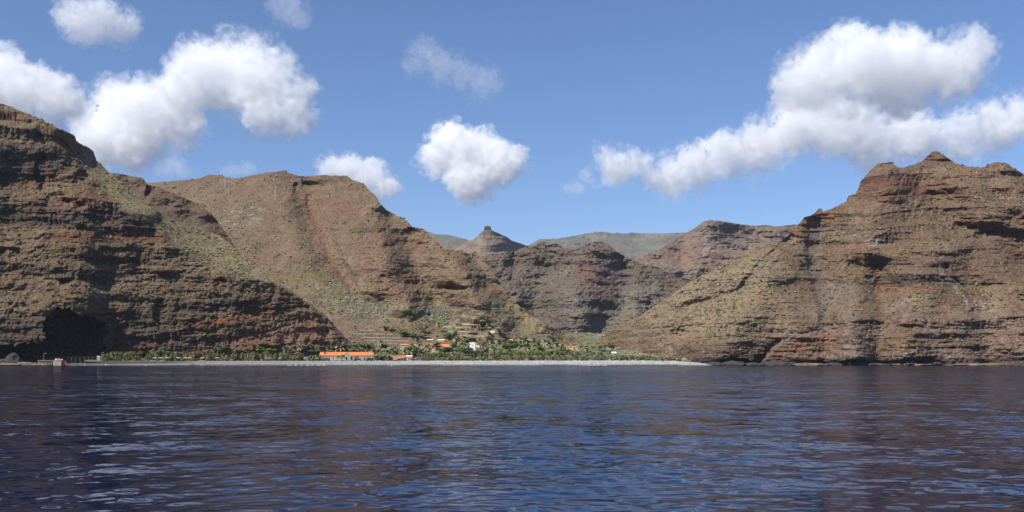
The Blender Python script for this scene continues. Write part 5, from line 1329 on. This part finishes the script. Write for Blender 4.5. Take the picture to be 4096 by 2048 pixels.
# ---------------------------------------------------------------- clouds: closed hulls of scattering vapour
def cloud_material(name, density, ragged=0.0):
    m = bpy.data.materials.new(name); m.use_nodes = True
    nt = m.node_tree; nt.nodes.clear()
    out = nt.nodes.new("ShaderNodeOutputMaterial"); v = nt.nodes.new("ShaderNodeVolumeScatter")
    v.inputs["Color"].default_value = (1, 1, 1, 1); v.inputs["Density"].default_value = density
    v.inputs["Anisotropy"].default_value = 0.0
    if ragged:
        geo = nt.nodes.new("ShaderNodeNewGeometry"); n = nt.nodes.new("ShaderNodeTexNoise")
        n.inputs["Scale"].default_value = 1.0 / ragged; n.inputs["Detail"].default_value = 4; n.inputs["Roughness"].default_value = 0.62
        nt.links.new(geo.outputs["Position"], n.inputs["Vector"])
        mr = nt.nodes.new("ShaderNodeMapRange"); mr.interpolation_type = 'SMOOTHSTEP'
        mr.inputs[1].default_value = 0.44; mr.inputs[2].default_value = 0.62; mr.inputs[3].default_value = 0.0; mr.inputs[4].default_value = density * 2.6
        nt.links.new(n.outputs["Fac"], mr.inputs[0]); nt.links.new(mr.outputs[0], v.inputs["Density"])
    nt.links.new(v.outputs[0], out.inputs["Volume"])
    return m
def ico(sub):
    import bmesh
    bm = bmesh.new(); bmesh.ops.create_icosphere(bm, subdivisions=sub, radius=1.0)
    v = np.array([x.co[:] for x in bm.verts]); f = np.array([[x.index for x in p.verts] for p in bm.faces]); bm.free()
    return v, f
ICO3 = ico(3)
def cloud_hull(lobes, Y, rmax, grow, rough, seed, voxel, center, depth=0.8, wisps=False):
    V = []; T = []; n = 0
    rr = random.Random(int(seed * 100))
    for k, (px, py, r) in enumerate(lobes):
        R = r / F_PX * Y
        c = np.array(ray(px, py, Y)); c[1] += rr.uniform(-.4, .4) * R
        parts = [(c, R * grow)]
        for q in range(7):                                     # smaller heads bulging from each lobe
            th = rr.uniform(-0.5, 3.64); ph = rr.uniform(-1.2, 1.2); q_ = rr.uniform(.30, .55)
            d = np.array([math.cos(th) * math.cos(ph), math.sin(ph) * depth, math.sin(th) * math.cos(ph)])
            parts.append((c + d * R * rr.uniform(.6, .85), R * q_ * grow))
        if wisps:
            for q in range(6):                                 # torn scraps at the fringe
                th = rr.uniform(0, 6.28); dd = rr.uniform(1.0, 1.35)
                parts.append((c + np.array([math.cos(th) * R * dd, rr.uniform(-.3, .3) * R, math.sin(th) * R * dd * .9]), R * rr.uniform(.10, .22)))
        for cc, R_ in parts:
            V.append(ICO3[0] * np.array([R_, R_ * depth, R_ * .92]) + cc); T.append(ICO3[1] + n); n += len(ICO3[0])
    me = mesh_np("cloud", np.concatenate(V), tris=np.concatenate(T))
    o = bpy.data.objects.new("tmp", me); COL.link(o)
    mod = o.modifiers.new("r", 'REMESH'); mod.mode = 'VOXEL'; mod.voxel_size = voxel
    ev = o.evaluated_get(bpy.context.evaluated_depsgraph_get()); m2 = bpy.data.meshes.new_from_object(ev)
    bpy.data.objects.remove(o); bpy.data.meshes.remove(me)
    nv = len(m2.vertices)
    co = np.empty(nv * 3, np.float32); m2.vertices.foreach_get("co", co); co = co.reshape(-1, 3)
    no = np.empty(nv * 3, np.float32); m2.vertices.foreach_get("normal", no); no = no.reshape(-1, 3)
    s = 1.0 / (rmax * 0.55)
    d = fbm(co[:, 0] * s + seed, co[:, 1] * s, co[:, 2] * s * 1.15, 6, 0.66)
    d = d + 0.55 * fbm(co[:, 0] * s * 3 + seed, co[:, 1] * s * 3, co[:, 2] * s * 3.4, 4, 0.7, mode='ridge') * smooth(-.3, .3, no[:, 2])
    co = co + no * (d * rmax * rough)[:, None]
    m2.vertices.foreach_set("co", (co - center).ravel()); m2.update()
    m2.materials.clear(); m2.name = "cloud"
    return m2
def cloud(lobes, base_alt, label, density=0.010, rough=0.3, seed=0.0):
    """lobes: (px, py, radius px) as seen; the cloud floats where its lowest lobe is at base_alt metres"""
    low = max(l[1] + l[2] * 0.6 for l in lobes)
    Y = base_alt * F_PX / (HY - low)
    rmax = max(l[2] for l in lobes) / F_PX * Y
    cx = sum(l[0] for l in lobes) / len(lobes); cyy = sum(l[1] for l in lobes) / len(lobes)
    c = np.array(ray(cx, cyy, Y), np.float32)
    o = link("cloud", cloud_hull(lobes, Y, rmax, 1.12, rough * 1.9, seed, rmax / 12, c, wisps=True), cloud_material("cloud_veil", density * 0.26, rmax * 0.30), loc=Vector(c.tolist()), label=label, cat="cloud", group="clouds drifting over the bay")
    if density > 0.005: link("inner_vapour", cloud_hull(lobes, Y, rmax, 0.94, rough * 1.7, seed, rmax / 12, c), cloud_material("cloud_body", density * 0.55, rmax * 0.22), o)
    link("dense_core", cloud_hull(lobes, Y, rmax, 0.74, rough * 1.4, seed, rmax / 12, c), cloud_material("cloud_core", density * 0.9), o)
    return o
C = cloud
C([(385,105,95),(300,95,75),(470,120,80),(410,60,60),(340,140,60)], 1000, "small soft cloud alone in the upper left corner of the sky", 0.008, seed=1)
C([(30,330,110),(130,390,120),(230,430,100),(-100,330,170),(-20,440,120)], 1000, "white cloud cut by the left edge above the cliff top", 0.009, seed=2)
C([(560,470,150),(450,540,150),(660,490,120),(740,540,80),(540,590,110),(380,600,80)], 950, "bright heaped cloud hanging over the notch beside the left cliff", 0.010, seed=3)
C([(830,310,140),(960,290,140),(1070,340,120),(1160,390,90),(740,380,110),(900,370,100),(1010,390,110),(1060,470,100),(1170,490,80),(1120,430,90)], 1000, "wide white cloud high above the middle ridge", 0.009, seed=4)
C([(1150,40,70),(1190,75,55),(1110,30,50)], 1000, "faint little cloud at the top edge", 0.004, seed=5)
C([(1690,210,50),(1760,280,70),(1840,310,60),(1930,340,70),(1660,270,40)], 1000, "thin torn wisp of cloud in the middle of the sky", 0.003, rough=.6, seed=6)
C([(1810,580,75),(1750,650,70),(1890,640,120),(2010,670,85),(1890,730,100),(1790,560,60),(1970,600,50)], 950, "round bright cumulus cloud above the pointed peak", 0.012, seed=7)
C([(1390,690,70),(1480,720,75),(1550,760,50),(1320,680,50)], 950, "low white cloud peeping over the end of the middle ridge", 0.010, seed=8)
C([(3280,320,140),(3450,290,170),(3620,300,170),(3790,290,140),(3890,240,70),(3170,380,70),(3600,390,110),(3380,180,70),(3620,180,60)], 1000, "largest cloud, heaped high at the upper right", 0.008, seed=9)
C([(3200,520,120),(3350,520,130),(3060,600,100),(3500,560,130),(3650,560,110),(2980,640,70),(2900,640,95),(2820,690,65),(2760,690,88),(2680,740,70),(2610,720,42),(2540,680,52),(2470,690,72),(3830,560,90),(3980,530,100),(4090,480,80),(4200,520,110)], 950, "long ragged cloud bank trailing left behind the right peak", 0.0065, rough=0.42, seed=10)
C([(2340,705,28),(2310,755,35),(2270,760,25)], 950, "tiny wisp of cloud left of the long bank", 0.004, seed=11)
C([(690,665,45),(660,680,40),(730,690,35)], 950, "pale scrap of cloud low over the notch", 0.004, seed=12)
C([(990,680,35),(940,685,30),(900,690,28)], 950, "pale scrap of cloud touching the middle ridge top", 0.004, seed=13)
